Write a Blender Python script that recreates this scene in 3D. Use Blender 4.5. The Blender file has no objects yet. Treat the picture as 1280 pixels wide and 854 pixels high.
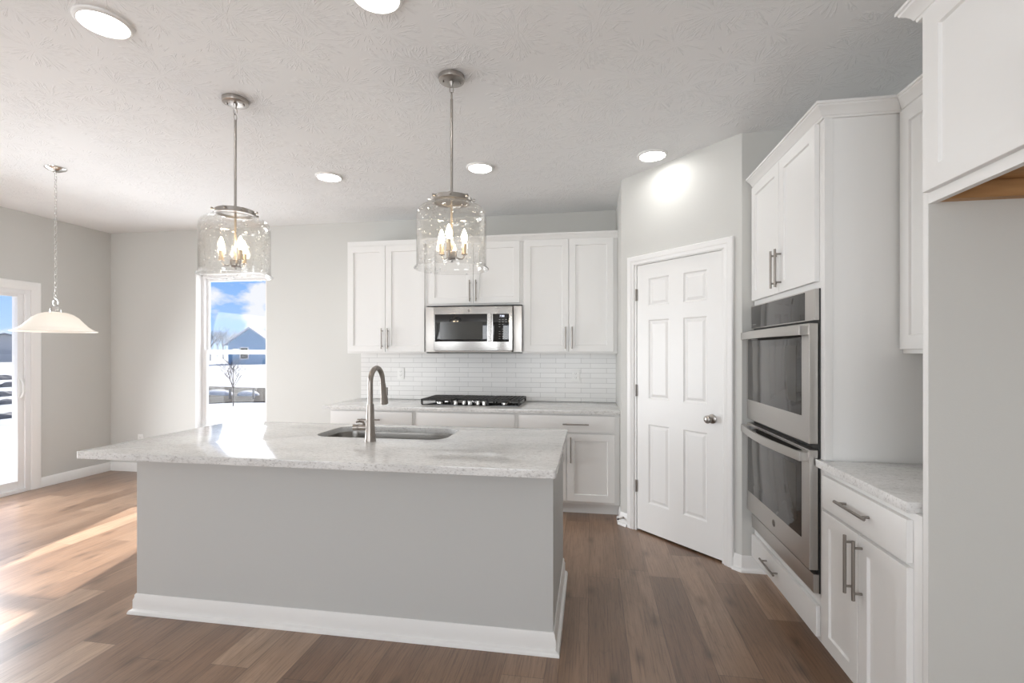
import bpy, bmesh, math, random
from mathutils import Vector, Matrix
random.seed(7)
PI = math.pi
S = bpy.context.scene
COL = S.collection

# ------------------------------------------------------------------ camera, world, sun, area lights, exposure
YAW = math.atan(98 / 601.0)
FPX = 601.0
EYE = 1.372
cd = bpy.data.cameras.new('camera')
cam = bpy.data.objects.new('camera', cd)
COL.objects.link(cam)
cam.location = (0, 0, EYE)
cam.rotation_euler = (PI / 2, 0, YAW)
cd.sensor_fit = 'HORIZONTAL'
cd.sensor_width = 36
cd.lens = 36 * FPX / 1280
cd.shift_y = (440 - 427) / 1280
cd.clip_start = 0.05
cd.clip_end = 600
S.camera = cam

S.view_settings.view_transform = 'Standard'
S.view_settings.look = 'None'
S.view_settings.exposure = 0.12
S.view_settings.gamma = 1.0
S.view_settings.use_curve_mapping = False
S.cycles.use_denoising = True
S.cycles.max_bounces = 10
S.cycles.diffuse_bounces = 6
S.cycles.transparent_max_bounces = 24
S.cycles.sample_clamp_indirect = 6.0
S.cycles.caustics_reflective = False
S.cycles.caustics_refractive = False

LED = 29.0          # ceiling light discs
BULB = 42.0          # candle bulbs
SUN = 13.5
SKY = 1.0
A_REAR = 150.0       # added fill light from behind the camera, no known source
A_DOOR = 94.0        # daylight through the patio door
A_WIN = 15.0         # daylight through the back window

w = bpy.data.worlds.new('world')
S.world = w
w.use_nodes = True
nt = w.node_tree
nt.nodes.clear()
def N(t, kind, **kw):
    n = t.nodes.new(kind)
    for k, v in kw.items():
        setattr(n, k, v)
    return n
def ramp(t, stops, interp='LINEAR'):
    r = N(t, 'ShaderNodeValToRGB')
    r.color_ramp.interpolation = interp
    e = r.color_ramp.elements
    while len(e) < len(stops):
        e.new(0.5)
    for i, (p, c) in enumerate(stops):
        e[i].position = p
        e[i].color = (*c, 1) if len(c) == 3 else c
    return r
tc = N(nt, 'ShaderNodeTexCoord')
sep = N(nt, 'ShaderNodeSeparateXYZ')
nt.links.new(tc.outputs['Generated'], sep.inputs[0])
grad = ramp(nt, [(0.0, (0.62, 0.76, 0.94)), (0.03, (0.42, 0.63, 0.95)), (0.16, (0.20, 0.43, 0.90)), (0.6, (0.11, 0.27, 0.70))])
nt.links.new(sep.outputs['Z'], grad.inputs[0])
mp = N(nt, 'ShaderNodeMapping')
mp.inputs['Scale'].default_value = (8.0, 8.0, 15.0)
mp.inputs['Location'].default_value = (1.1, 0.2, 0.6)
nt.links.new(tc.outputs['Generated'], mp.inputs[0])
cn = N(nt, 'ShaderNodeTexNoise')
cn.inputs['Scale'].default_value = 1.5
cn.inputs['Detail'].default_value = 7
cn.inputs['Roughness'].default_value = 0.52
nt.links.new(mp.outputs[0], cn.inputs['Vector'])
cr = ramp(nt, [(0.47, (0, 0, 0)), (0.58, (1, 1, 1))])
nt.links.new(cn.outputs['Fac'], cr.inputs[0])
cm = N(nt, 'ShaderNodeMixRGB')
cm.inputs[2].default_value = (0.86, 0.88, 0.93, 1)
nt.links.new(cr.outputs[0], cm.inputs[0])
nt.links.new(grad.outputs[0], cm.inputs[1])
bg = N(nt, 'ShaderNodeBackground')
bg.inputs['Strength'].default_value = SKY
nt.links.new(cm.outputs[0], bg.inputs[0])
wo = N(nt, 'ShaderNodeOutputWorld')
nt.links.new(bg.outputs[0], wo.inputs[0])

sd = bpy.data.lights.new('sun', 'SUN')
sd.energy = SUN
sd.angle = math.radians(0.6)
sd.color = (1.0, 0.95, 0.88)
so = bpy.data.objects.new('sun', sd)
COL.objects.link(so)
so.location = (-6, 12, 8)
so.rotation_euler = Vector((0.25, -1.0, -0.508)).to_track_quat('-Z', 'Y').to_euler()

def area(name, loc, direction, sx, sy, power, color=(1, 1, 1)):
    d = bpy.data.lights.new(name, 'AREA')
    d.shape = 'RECTANGLE'
    d.size = sx
    d.size_y = sy
    d.energy = power
    d.color = color
    o = bpy.data.objects.new(name, d)
    COL.objects.link(o)
    o.location = loc
    o.rotation_euler = Vector(direction).to_track_quat('-Z', 'Y').to_euler()
    return o
area('rear_fill_light', (-4.55, -3.55, 1.45), (0, 1, 0.5), 1.5, 1.9, A_REAR * 0.42, (0.955, 0.98, 1.0))  # unseen fill pair added to brighten the room from behind the camera
area('rear_fill_light', (-0.75, -3.55, 1.45), (0, 1, 0.5), 2.2, 1.9, A_REAR * 0.58, (0.955, 0.98, 1.0))
area('daylight_patio_door', (-5.62, 2.85, 1.05), (1, 0, -0.32), 1.4, 1.9, A_DOOR, (0.94, 0.97, 1.0)).data.spread = math.radians(140)
area('daylight_back_window', (-3.93, 5.02, 1.38), (0, -1, -0.05), 0.75, 1.7, A_WIN, (0.95, 0.975, 1.0))

# ------------------------------------------------------------------ materials
def mat(name):
    m = bpy.data.materials.new(name)
    m.use_nodes = True
    t = m.node_tree
    return m, t, t.nodes['Principled BSDF'], t.nodes['Material Output']
def simple(name, col, rough=0.5, metal=0.0, spec=0.5, bump=None):
    m, t, b, o = mat(name)
    b.inputs['Base Color'].default_value = (*col, 1)
    b.inputs['Roughness'].default_value = rough
    b.inputs['Metallic'].default_value = metal
    b.inputs['Specular IOR Level'].default_value = spec
    # every material keeps a faint procedural variation
    c = N(t, 'ShaderNodeTexCoord')
    n = N(t, 'ShaderNodeTexNoise')
    n.inputs['Scale'].default_value = bump[0] if bump else 40
    n.inputs['Detail'].default_value = 3
    t.links.new(c.outputs['Object'], n.inputs['Vector'])
    bp = N(t, 'ShaderNodeBump')
    bp.inputs['Strength'].default_value = bump[1] if bump else 0.02
    bp.inputs['Distance'].default_value = 0.002
    t.links.new(n.outputs['Fac'], bp.inputs['Height'])
    t.links.new(bp.outputs[0], b.inputs['Normal'])
    return m
M = {}
M['wall'] = simple('wall_paint', (0.620, 0.618, 0.592), 0.75, spec=0.25, bump=(160, 0.12))
M['island'] = simple('island_paint', (0.560, 0.564, 0.552), 0.7, spec=0.25, bump=(160, 0.12))
M['white'] = simple('cabinet_white', (0.80, 0.795, 0.78), 0.38, spec=0.35)
M['trim'] = simple('trim_white', (0.83, 0.825, 0.81), 0.35, spec=0.4)
M['vinyl'] = simple('white_vinyl', (0.82, 0.82, 0.82), 0.4)
M['plastic'] = simple('outlet_plastic', (0.82, 0.82, 0.80), 0.35)
M['darkslot'] = simple('dark_slot', (0.03, 0.03, 0.03), 0.6)
M['nickel'] = simple('brushed_nickel', (0.42, 0.395, 0.37), 0.30, 1.0)
M['faucetmetal'] = simple('spot_resist_steel', (0.31, 0.28, 0.255), 0.30, 1.0)
M['chrome'] = simple('polished_nickel', (0.72, 0.71, 0.69), 0.16, 1.0)
M['pull'] = simple('satin_pull', (0.30, 0.275, 0.25), 0.32, 1.0)
M['hinge'] = simple('hinge_metal', (0.30, 0.28, 0.26), 0.4, 1.0)
M['iron'] = simple('cast_iron', (0.022, 0.021, 0.020), 0.5, bump=(300, 0.3))
M['blackglass'] = simple('black_glass', (0.012, 0.012, 0.012), 0.04, spec=0.6)
M['ovenglass'] = simple('oven_glass', (0.030, 0.028, 0.026), 0.05, spec=0.6)
M['ovenwindow'] = simple('oven_window', (0.060, 0.056, 0.050), 0.07, spec=0.6)
M['mwwindow'] = simple('microwave_window', (0.055, 0.055, 0.052), 0.12, spec=0.5)
M['blackplastic'] = simple('black_plastic', (0.02, 0.02, 0.02), 0.45)
M['mark'] = simple('keypad_print', (0.35, 0.35, 0.34), 0.6)
M['plywood'] = None
M['candle'] = simple('candle_sleeve', (0.62, 0.50, 0.36), 0.35, 0.6)
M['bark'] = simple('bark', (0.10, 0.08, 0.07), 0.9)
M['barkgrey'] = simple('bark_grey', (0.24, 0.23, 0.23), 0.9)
M['siding'] = None
M['roofsnow'] = simple('roof_snow', (0.60, 0.62, 0.66), 0.9)
M['shingle'] = simple('shingle_grey', (0.25, 0.26, 0.28), 0.9)
M['ditch'] = simple('wet_ditch', (0.05, 0.048, 0.045), 0.95, spec=0.05, bump=(3, 0.6))
M['post'] = simple('weathered_post', (0.42, 0.38, 0.33), 0.9)
M['rock'] = simple('dark_stone', (0.12, 0.12, 0.13), 0.9, bump=(6, 0.8))
M['concrete'] = simple('patio_concrete', (0.62, 0.60, 0.56), 0.9, bump=(20, 0.3))

def emit(name, col, strength):
    m, t, b, o = mat(name)
    b.inputs['Base Color'].default_value = (0.9, 0.9, 0.9, 1)
    b.inputs['Emission Color'].default_value = (*col, 1)
    b.inputs['Emission Strength'].default_value = strength
    return m
M['led'] = emit('led_diffuser', (1.0, 0.985, 0.955), LED)
M['bulb'] = emit('bulb_glow', (1.0, 0.80, 0.56), BULB)
M['digits'] = emit('clock_digits', (0.75, 0.8, 1.0), 1.4)

def brushed(name, col, rough, axis):
    m, t, b, o = mat(name)
    b.inputs['Metallic'].default_value = 1.0
    c = N(t, 'ShaderNodeTexCoord')
    mpn = N(t, 'ShaderNodeMapping')
    mpn.inputs['Scale'].default_value = {'x': (3, 1100, 1100), 'y': (1100, 3, 1100), 'z': (1100, 1100, 3)}[axis]
    t.links.new(c.outputs['Object'], mpn.inputs[0])
    n = N(t, 'ShaderNodeTexNoise')
    n.inputs['Scale'].default_value = 1.0
    n.inputs['Detail'].default_value = 2
    t.links.new(mpn.outputs[0], n.inputs['Vector'])
    r = ramp(t, [(0.3, tuple(v * 0.97 for v in col)), (0.7, tuple(min(1, v * 1.02) for v in col))])
    t.links.new(n.outputs['Fac'], r.inputs[0])
    t.links.new(r.outputs[0], b.inputs['Base Color'])
    mr = N(t, 'ShaderNodeMapRange')
    mr.inputs['To Min'].default_value = rough * 0.85
    mr.inputs['To Max'].default_value = rough * 1.2
    t.links.new(n.outputs['Fac'], mr.inputs['Value'])
    t.links.new(mr.outputs[0], b.inputs['Roughness'])
    return m
M['steel_x'] = brushed('stainless_x', (0.47, 0.46, 0.445), 0.25, 'x')
M['steel_y'] = brushed('stainless_y', (0.56, 0.54, 0.515), 0.36, 'y')
M['sink'] = brushed('sink_steel', (0.30, 0.285, 0.265), 0.28, 'x')

def thin_glass(name, bubbles=False, tint=(1, 1, 1), refl=1.0):
    m, t, b, o = mat(name)
    t.nodes.remove(b)
    tr = N(t, 'ShaderNodeBsdfTransparent')
    tr.inputs[0].default_value = (*tint, 1)
    gl = N(t, 'ShaderNodeBsdfGlossy')
    gl.inputs['Roughness'].default_value = 0.02
    fr = N(t, 'ShaderNodeLayerWeight')
    fr.inputs['Blend'].default_value = 0.5
    pw = N(t, 'ShaderNodeMath', operation='POWER')
    pw.inputs[1].default_value = 3.0 if bubbles else 5.0
    t.links.new(fr.outputs['Facing'], pw.inputs[0])
    ma = N(t, 'ShaderNodeMath', operation='MULTIPLY_ADD')
    ma.inputs[1].default_value = 0.85
    ma.inputs[2].default_value = 0.05 if bubbles else 0.035
    t.links.new(pw.outputs[0], ma.inputs[0])
    mx = N(t, 'ShaderNodeMixShader')
    fac = ma.outputs[0]
    mu = N(t, 'ShaderNodeMath', operation='MULTIPLY')
    mu.inputs[1].default_value = refl
    t.links.new(fac, mu.inputs[0])
    fac = mu.outputs[0]
    if bubbles:
        c = N(t, 'ShaderNodeTexCoord')
        v = N(t, 'ShaderNodeTexVoronoi')
        v.inputs['Scale'].default_value = 52
        v.inputs['Randomness'].default_value = 1.0
        t.links.new(c.outputs['Object'], v.inputs['Vector'])
        sp = ramp(t, [(0.13, (1, 1, 1)), (0.24, (0, 0, 0))])
        t.links.new(v.outputs['Distance'], sp.inputs[0])
        rnd = ramp(t, [(0.45, (0, 0, 0)), (0.5, (1, 1, 1))])
        sc = N(t, 'ShaderNodeSeparateColor')
        t.links.new(v.outputs['Color'], sc.inputs[0])
        t.links.new(sc.outputs[0], rnd.inputs[0])
        m2 = N(t, 'ShaderNodeMath', operation='MULTIPLY')
        t.links.new(sp.outputs[0], m2.inputs[0])
        t.links.new(rnd.outputs[0], m2.inputs[1])
        nz = N(t, 'ShaderNodeTexNoise')
        nz.inputs['Scale'].default_value = 14
        nz.inputs['Detail'].default_value = 2
        t.links.new(c.outputs['Object'], nz.inputs['Vector'])
        ad = N(t, 'ShaderNodeMath', operation='MULTIPLY_ADD')
        ad.inputs[1].default_value = 0.35
        t.links.new(m2.outputs[0], ad.inputs[0])
        t.links.new(nz.outputs['Fac'], ad.inputs[2])
        bp = N(t, 'ShaderNodeBump')
        bp.inputs['Strength'].default_value = 0.45
        bp.inputs['Distance'].default_value = 0.006
        t.links.new(ad.outputs[0], bp.inputs['Height'])
        t.links.new(bp.outputs[0], gl.inputs['Normal'])
        t.links.new(bp.outputs[0], fr.inputs['Normal'])
        seedmask = m2.outputs[0]
    t.links.new(fac, mx.inputs[0])
    t.links.new(tr.outputs[0], mx.inputs[1])
    t.links.new(gl.outputs[0], mx.inputs[2])
    last = mx.outputs[0]
    if bubbles:
        df = N(t, 'ShaderNodeBsdfDiffuse')
        tl = N(t, 'ShaderNodeBsdfTranslucent')
        for q in (df, tl):
            q.inputs[0].default_value = (0.95, 0.95, 0.95, 1)
        ms = N(t, 'ShaderNodeMixShader')
        ms.inputs[0].default_value = 0.5
        t.links.new(df.outputs[0], ms.inputs[1])
        t.links.new(tl.outputs[0], ms.inputs[2])
        sf = N(t, 'ShaderNodeMath', operation='MULTIPLY_ADD')
        sf.inputs[1].default_value = 0.42
        sf.inputs[2].default_value = 0.015
        t.links.new(seedmask, sf.inputs[0])
        mf = N(t, 'ShaderNodeMixShader')
        t.links.new(sf.outputs[0], mf.inputs[0])
        t.links.new(last, mf.inputs[1])
        t.links.new(ms.outputs[0], mf.inputs[2])
        last = mf.outputs[0]
    t.links.new(last, o.inputs[0])
    return m
M['pane'] = thin_glass('window_glass', refl=0.3)
M['seeded'] = thin_glass('seeded_glass', True, (0.985, 0.985, 0.98), 1.0)

def frosted():
    m, t, b, o = mat('frosted_shade')
    b.inputs['Base Color'].default_value = (0.93, 0.92, 0.90, 1)
    b.inputs['Roughness'].default_value = 0.35
    tl = N(t, 'ShaderNodeBsdfTranslucent')
    tl.inputs[0].default_value = (0.95, 0.92, 0.86, 1)
    n = N(t, 'ShaderNodeTexNoise')
    n.inputs['Scale'].default_value = 9
    n.inputs['Detail'].default_value = 4
    n.inputs['Distortion'].default_value = 1.6
    c = N(t, 'ShaderNodeTexCoord')
    t.links.new(c.outputs['Object'], n.inputs['Vector'])
    mr = N(t, 'ShaderNodeMapRange')
    mr.inputs['To Min'].default_value = 0.40
    mr.inputs['To Max'].default_value = 0.60
    t.links.new(n.outputs['Fac'], mr.inputs['Value'])
    mx = N(t, 'ShaderNodeMixShader')
    t.links.new(mr.outputs[0], mx.inputs[0])
    t.links.new(b.outputs[0], mx.inputs[1])
    t.links.new(tl.outputs[0], mx.inputs[2])
    t.links.new(mx.outputs[0], o.inputs[0])
    return m
M['frosted'] = frosted()

def ceiling_mat():
    m, t, b, o = mat('stomped_ceiling')
    b.inputs['Base Color'].default_value = (0.855, 0.865, 0.87, 1)
    b.inputs['Roughness'].default_value = 0.85
    b.inputs['Specular IOR Level'].default_value = 0.2
    c = N(t, 'ShaderNodeTexCoord')
    hs = []
    for k, (scale, off, lines) in enumerate([(3.1, 0.0, 9.0), (3.7, 5.3, 8.0)]):
        mpn = N(t, 'ShaderNodeMapping')
        mpn.inputs['Scale'].default_value = (scale, scale, 0)
        mpn.inputs['Location'].default_value = (off, off * 0.7, 0)
        t.links.new(c.outputs['Object'], mpn.inputs[0])
        v = N(t, 'ShaderNodeTexVoronoi', voronoi_dimensions='2D')
        v.inputs['Scale'].default_value = 1.0
        t.links.new(mpn.outputs[0], v.inputs['Vector'])
        sb = N(t, 'ShaderNodeVectorMath', operation='SUBTRACT')
        t.links.new(mpn.outputs[0], sb.inputs[0])
        t.links.new(v.outputs['Position'], sb.inputs[1])
        sx = N(t, 'ShaderNodeSeparateXYZ')
        t.links.new(sb.outputs[0], sx.inputs[0])
        at = N(t, 'ShaderNodeMath', operation='ARCTAN2')
        t.links.new(sx.outputs['Y'], at.inputs[0])
        t.links.new(sx.outputs['X'], at.inputs[1])
        sc = N(t, 'ShaderNodeSeparateColor')
        t.links.new(v.outputs['Color'], sc.inputs[0])
        cx = N(t, 'ShaderNodeCombineXYZ')
        ml = N(t, 'ShaderNodeMath', operation='MULTIPLY')
        ml.inputs[1].default_value = lines
        t.links.new(at.outputs[0], ml.inputs[0])
        rr = N(t, 'ShaderNodeMath', operation='MULTIPLY')
        rr.inputs[1].default_value = 3.2
        t.links.new(v.outputs['Distance'], rr.inputs[0])
        r2 = N(t, 'ShaderNodeMath', operation='MULTIPLY')
        r2.inputs[1].default_value = 40
        t.links.new(sc.outputs[0], r2.inputs[0])
        t.links.new(ml.outputs[0], cx.inputs[0])
        t.links.new(rr.outputs[0], cx.inputs[1])
        t.links.new(r2.outputs[0], cx.inputs[2])
        n = N(t, 'ShaderNodeTexNoise')
        n.inputs['Scale'].default_value = 1.0
        n.inputs['Detail'].default_value = 1.5
        t.links.new(cx.outputs[0], n.inputs['Vector'])
        st = ramp(t, [(0.54, (0, 0, 0)), (0.62, (1, 1, 1)), (0.70, (0.2, 0.2, 0.2))])
        t.links.new(n.outputs['Fac'], st.inputs[0])
        md = ramp(t, [(0.05, (0, 0, 0)), (0.16, (1, 1, 1)), (0.42, (1, 1, 1)), (0.55, (0, 0, 0))])
        t.links.new(v.outputs['Distance'], md.inputs[0])
        mm = N(t, 'ShaderNodeMath', operation='MULTIPLY')
        t.links.new(st.outputs[0], mm.inputs[0])
        t.links.new(md.outputs[0], mm.inputs[1])
        hs.append(mm.outputs[0])
    mxh = N(t, 'ShaderNodeMath', operation='MAXIMUM')
    t.links.new(hs[0], mxh.inputs[0])
    t.links.new(hs[1], mxh.inputs[1])
    bp = N(t, 'ShaderNodeBump')
    bp.inputs['Strength'].default_value = 0.42
    bp.inputs['Distance'].default_value = 0.006
    t.links.new(mxh.outputs[0], bp.inputs['Height'])
    t.links.new(bp.outputs[0], b.inputs['Normal'])
    return m
M['ceiling'] = ceiling_mat()

def floor_mat():
    m, t, b, o = mat('vinyl_plank')
    PW, PL = 0.182, 1.22
    c = N(t, 'ShaderNodeTexCoord')
    s = N(t, 'ShaderNodeSeparateXYZ')
    t.links.new(c.outputs['Object'], s.inputs[0])
    def mth(op, a, bb=None, cc=None):
        n = N(t, 'ShaderNodeMath', operation=op)
        for i, q in enumerate((a, bb, cc)):
            if q is None:
                continue
            if isinstance(q, (int, float)):
                n.inputs[i].default_value = q
            else:
                t.links.new(q, n.inputs[i])
        return n.outputs[0]
    u = mth('DIVIDE', mth('ADD', s.outputs['X'], 20.03), PW)
    row = mth('FLOOR', u)
    wn = N(t, 'ShaderNodeTexWhiteNoise', noise_dimensions='1D')
    t.links.new(row, wn.inputs['W'])
    v = mth('ADD', mth('DIVIDE', mth('ADD', s.outputs['Y'], 20), PL), wn.outputs['Value'])
    idx = mth('FLOOR', v)
    cx = N(t, 'ShaderNodeCombineXYZ')
    t.links.new(row, cx.inputs[0])
    t.links.new(idx, cx.inputs[1])
    pn = N(t, 'ShaderNodeTexWhiteNoise', noise_dimensions='3D')
    t.links.new(cx.outputs[0], pn.inputs['Vector'])
    rnd = pn.outputs['Value']
    # seams
    fu = mth('FRACT', u)
    fv = mth('FRACT', v)
    du = mth('MULTIPLY', mth('MINIMUM', fu, mth('SUBTRACT', 1.0, fu)), PW)
    dv = mth('MULTIPLY', mth('MINIMUM', fv, mth('SUBTRACT', 1.0, fv)), PL)
    dmin = mth('MINIMUM', du, dv)
    seam = N(t, 'ShaderNodeMapRange')
    seam.inputs['From Min'].default_value = 0.0
    seam.inputs['From Max'].default_value = 0.0022
    t.links.new(dmin, seam.inputs['Value'])
    # grain coordinates, shifted per plank
    gx = N(t, 'ShaderNodeCombineXYZ')
    t.links.new(mth('MULTIPLY', s.outputs['X'], 1.0), gx.inputs[0])
    t.links.new(mth('MULTIPLY', s.outputs['Y'], 0.035), gx.inputs[1])
    t.links.new(mth('MULTIPLY', rnd, 37.0), gx.inputs[2])
    n1 = N(t, 'ShaderNodeTexNoise')
    n1.inputs['Scale'].default_value = 130
    n1.inputs['Detail'].default_value = 6
    n1.inputs['Roughness'].default_value = 0.62
    t.links.new(gx.outputs[0], n1.inputs['Vector'])
    gx2 = N(t, 'ShaderNodeCombineXYZ')
    t.links.new(s.outputs['X'], gx2.inputs[0])
    t.links.new(mth('MULTIPLY', s.outputs['Y'], 0.17), gx2.inputs[1])
    t.links.new(mth('MULTIPLY', rnd, 61.0), gx2.inputs[2])
    n2 = N(t, 'ShaderNodeTexNoise')
    n2.inputs['Scale'].default_value = 9
    n2.inputs['Detail'].default_value = 3
    n2.inputs['Distortion'].default_value = 0.4
    t.links.new(gx2.outputs[0], n2.inputs['Vector'])
    # cathedral rings from a contour of the broad noise
    rings = mth('FRACT', mth('MULTIPLY', n2.outputs['Fac'], 11.0))
    rg = ramp(t, [(0.0, (0.72, 0.72, 0.72)), (0.12, (1, 1, 1)), (0.85, (1, 1, 1)), (1.0, (0.72, 0.72, 0.72))])
    t.links.new(rings, rg.inputs[0])
    base = ramp(t, [(0.0, (0.185, 0.108, 0.067)), (0.35, (0.240, 0.146, 0.092)), (0.7, (0.300, 0.190, 0.124)), (1.0, (0.375, 0.254, 0.172))])
    t.links.new(rnd, base.inputs[0])
    gr = ramp(t, [(0.30, (0.60, 0.57, 0.54)), (0.5, (1, 1, 1)), (0.75, (1.18, 1.17, 1.15))])
    t.links.new(n1.outputs['Fac'], gr.inputs[0])
    def mul(a, bb, f=1.0):
        x = N(t, 'ShaderNodeMixRGB', blend_type='MULTIPLY')
        x.inputs[0].default_value = f
        t.links.new(a, x.inputs[1])
        t.links.new(bb, x.inputs[2])
        return x.outputs[0]
    col = mul(base.outputs[0], gr.outputs[0], 1.0)
    col = mul(col, rg.outputs[0], 0.45)
    br = ramp(t, [(0.3, (0.74, 0.72, 0.70)), (0.65, (1.12, 1.12, 1.12))])
    t.links.new(n2.outputs['Fac'], br.inputs[0])
    col = mul(col, br.outputs[0], 0.85)
    # knots
    kx = N(t, 'ShaderNodeCombineXYZ')
    t.links.new(mth('MULTIPLY', s.outputs['X'], 1.0), kx.inputs[0])
    t.links.new(mth('MULTIPLY', s.outputs['Y'], 0.45), kx.inputs[1])
    t.links.new(rnd, kx.inputs[2])
    vo = N(t, 'ShaderNodeTexVoronoi', voronoi_dimensions='2D')
    vo.inputs['Scale'].default_value = 4.2
    t.links.new(kx.outputs[0], vo.inputs['Vector'])
    kr = ramp(t, [(0.0, (0.35, 0.32, 0.30)), (0.06, (0.62, 0.6, 0.58)), (0.15, (1, 1, 1))])
    t.links.new(vo.outputs['Distance'], kr.inputs[0])
    col = mul(col, kr.outputs[0], 0.8)
    sm = ramp(t, [(0.0, (0.45, 0.45, 0.45)), (1.0, (1, 1, 1))])
    t.links.new(seam.outputs[0], sm.inputs[0])
    col = mul(col, sm.outputs[0], 1.0)
    t.links.new(col, b.inputs['Base Color'])
    b.inputs['Roughness'].default_value = 0.36
    b.inputs['Specular IOR Level'].default_value = 0.5
    b.inputs['Coat Weight'].default_value = 0.45
    b.inputs['Coat Roughness'].default_value = 0.28
    bp = N(t, 'ShaderNodeBump')
    bp.inputs['Strength'].default_value = 0.10
    bp.inputs['Distance'].default_value = 0.003
    hh = mth('MULTIPLY', n1.outputs['Fac'], seam.outputs[0])
    t.links.new(hh, bp.inputs['Height'])
    t.links.new(bp.outputs[0], b.inputs['Normal'])
    return m
M['floor'] = floor_mat()

def quartz():
    m, t, b, o = mat('speckled_quartz')
    c = N(t, 'ShaderNodeTexCoord')
    mpn = N(t, 'ShaderNodeMapping')
    mpn.inputs['Scale'].default_value = (1.0, 2.3, 2.0)
    t.links.new(c.outputs['Object'], mpn.inputs[0])
    n = N(t, 'ShaderNodeTexNoise')
    n.inputs['Scale'].default_value = 34
    n.inputs['Detail'].default_value = 8
    n.inputs['Roughness'].default_value = 0.68
    n.inputs['Distortion'].default_value = 0.8
    t.links.new(mpn.outputs[0], n.inputs['Vector'])
    r = ramp(t, [(0.27, (0.42, 0.41, 0.40)), (0.38, (0.66, 0.65, 0.635)), (0.48, (0.77, 0.765, 0.75)), (0.70, (0.82, 0.815, 0.80))])
    t.links.new(n.outputs['Fac'], r.inputs[0])
    n2 = N(t, 'ShaderNodeTexNoise')
    n2.inputs['Scale'].default_value = 3.0
    n2.inputs['Detail'].default_value = 3
    t.links.new(mpn.outputs[0], n2.inputs['Vector'])
    r2 = ramp(t, [(0.35, (0.88, 0.88, 0.88)), (0.65, (1.03, 1.03, 1.03))])
    t.links.new(n2.outputs['Fac'], r2.inputs[0])
    x = N(t, 'ShaderNodeMixRGB', blend_type='MULTIPLY')
    x.inputs[0].default_value = 1.0
    t.links.new(r.outputs[0], x.inputs[1])
    t.links.new(r2.outputs[0], x.inputs[2])
    n3 = N(t, 'ShaderNodeTexNoise')
    n3.inputs['Scale'].default_value = 80
    n3.inputs['Detail'].default_value = 4
    n3.inputs['Roughness'].default_value = 0.6
    t.links.new(mpn.outputs[0], n3.inputs['Vector'])
    r3 = ramp(t, [(0.56, (1, 1, 1)), (0.66, (0.62, 0.61, 0.60))])
    t.links.new(n3.outputs['Fac'], r3.inputs[0])
    x3 = N(t, 'ShaderNodeMixRGB', blend_type='MULTIPLY')
    x3.inputs[0].default_value = 0.8
    t.links.new(x.outputs[0], x3.inputs[1])
    t.links.new(r3.outputs[0], x3.inputs[2])
    t.links.new(x3.outputs[0], b.inputs['Base Color'])
    b.inputs['Roughness'].default_value = 0.12
    b.inputs['Specular IOR Level'].default_value = 0.5
    return m
M['quartz'] = quartz()

def tile():
    m, t, b, o = mat('glazed_tile')
    c = N(t, 'ShaderNodeTexCoord')
    s = N(t, 'ShaderNodeSeparateXYZ')
    t.links.new(c.outputs['Object'], s.inputs[0])
    cx = N(t, 'ShaderNodeCombineXYZ')
    t.links.new(s.outputs['X'], cx.inputs[0])
    t.links.new(s.outputs['Z'], cx.inputs[1])
    br = N(t, 'ShaderNodeTexBrick')
    br.offset = 0.37
    br.offset_frequency = 2
    br.inputs['Scale'].default_value = 1.0
    br.inputs['Brick Width'].default_value = 0.245
    br.inputs['Row Height'].default_value = 0.0485
    br.inputs['Mortar Size'].default_value = 0.0016
    br.inputs['Mortar Smooth'].default_value = 0.1
    br.inputs['Color1'].default_value = (0.755, 0.75, 0.735, 1)
    br.inputs['Color2'].default_value = (0.795, 0.79, 0.775, 1)
    br.inputs['Mortar'].default_value = (0.47, 0.465, 0.455, 1)
    t.links.new(cx.outputs[0], br.inputs['Vector'])
    t.links.new(br.outputs['Color'], b.inputs['Base Color'])
    b.inputs['Roughness'].default_value = 0.28
    n = N(t, 'ShaderNodeTexNoise')
    n.inputs['Scale'].default_value = 16
    n.inputs['Detail'].default_value = 2
    t.links.new(c.outputs['Object'], n.inputs['Vector'])
    h = N(t, 'ShaderNodeMath', operation='MULTIPLY_ADD')
    h.inputs[1].default_value = -1.0
    t.links.new(br.outputs['Fac'], h.inputs[0])
    t.links.new(n.outputs['Fac'], h.inputs[2])
    bp = N(t, 'ShaderNodeBump')
    bp.inputs['Strength'].default_value = 0.25
    bp.inputs['Distance'].default_value = 0.002
    t.links.new(h.outputs[0], bp.inputs['Height'])
    t.links.new(bp.outputs[0], b.inputs['Normal'])
    return m
M['tile'] = tile()

def wood():
    m, t, b, o = mat('cabinet_plywood')
    c = N(t, 'ShaderNodeTexCoord')
    mpn = N(t, 'ShaderNodeMapping')
    mpn.inputs['Scale'].default_value = (3, 30, 30)
    t.links.new(c.outputs['Object'], mpn.inputs[0])
    n = N(t, 'ShaderNodeTexNoise')
    n.inputs['Scale'].default_value = 1.5
    n.inputs['Detail'].default_value = 4
    t.links.new(mpn.outputs[0], n.inputs['Vector'])
    r = ramp(t, [(0.3, (0.36, 0.19, 0.075)), (0.7, (0.50, 0.29, 0.13))])
    t.links.new(n.outputs['Fac'], r.inputs[0])
    t.links.new(r.outputs[0], b.inputs['Base Color'])
    b.inputs['Roughness'].default_value = 0.5
    return m
M['plywood'] = wood()

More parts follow.
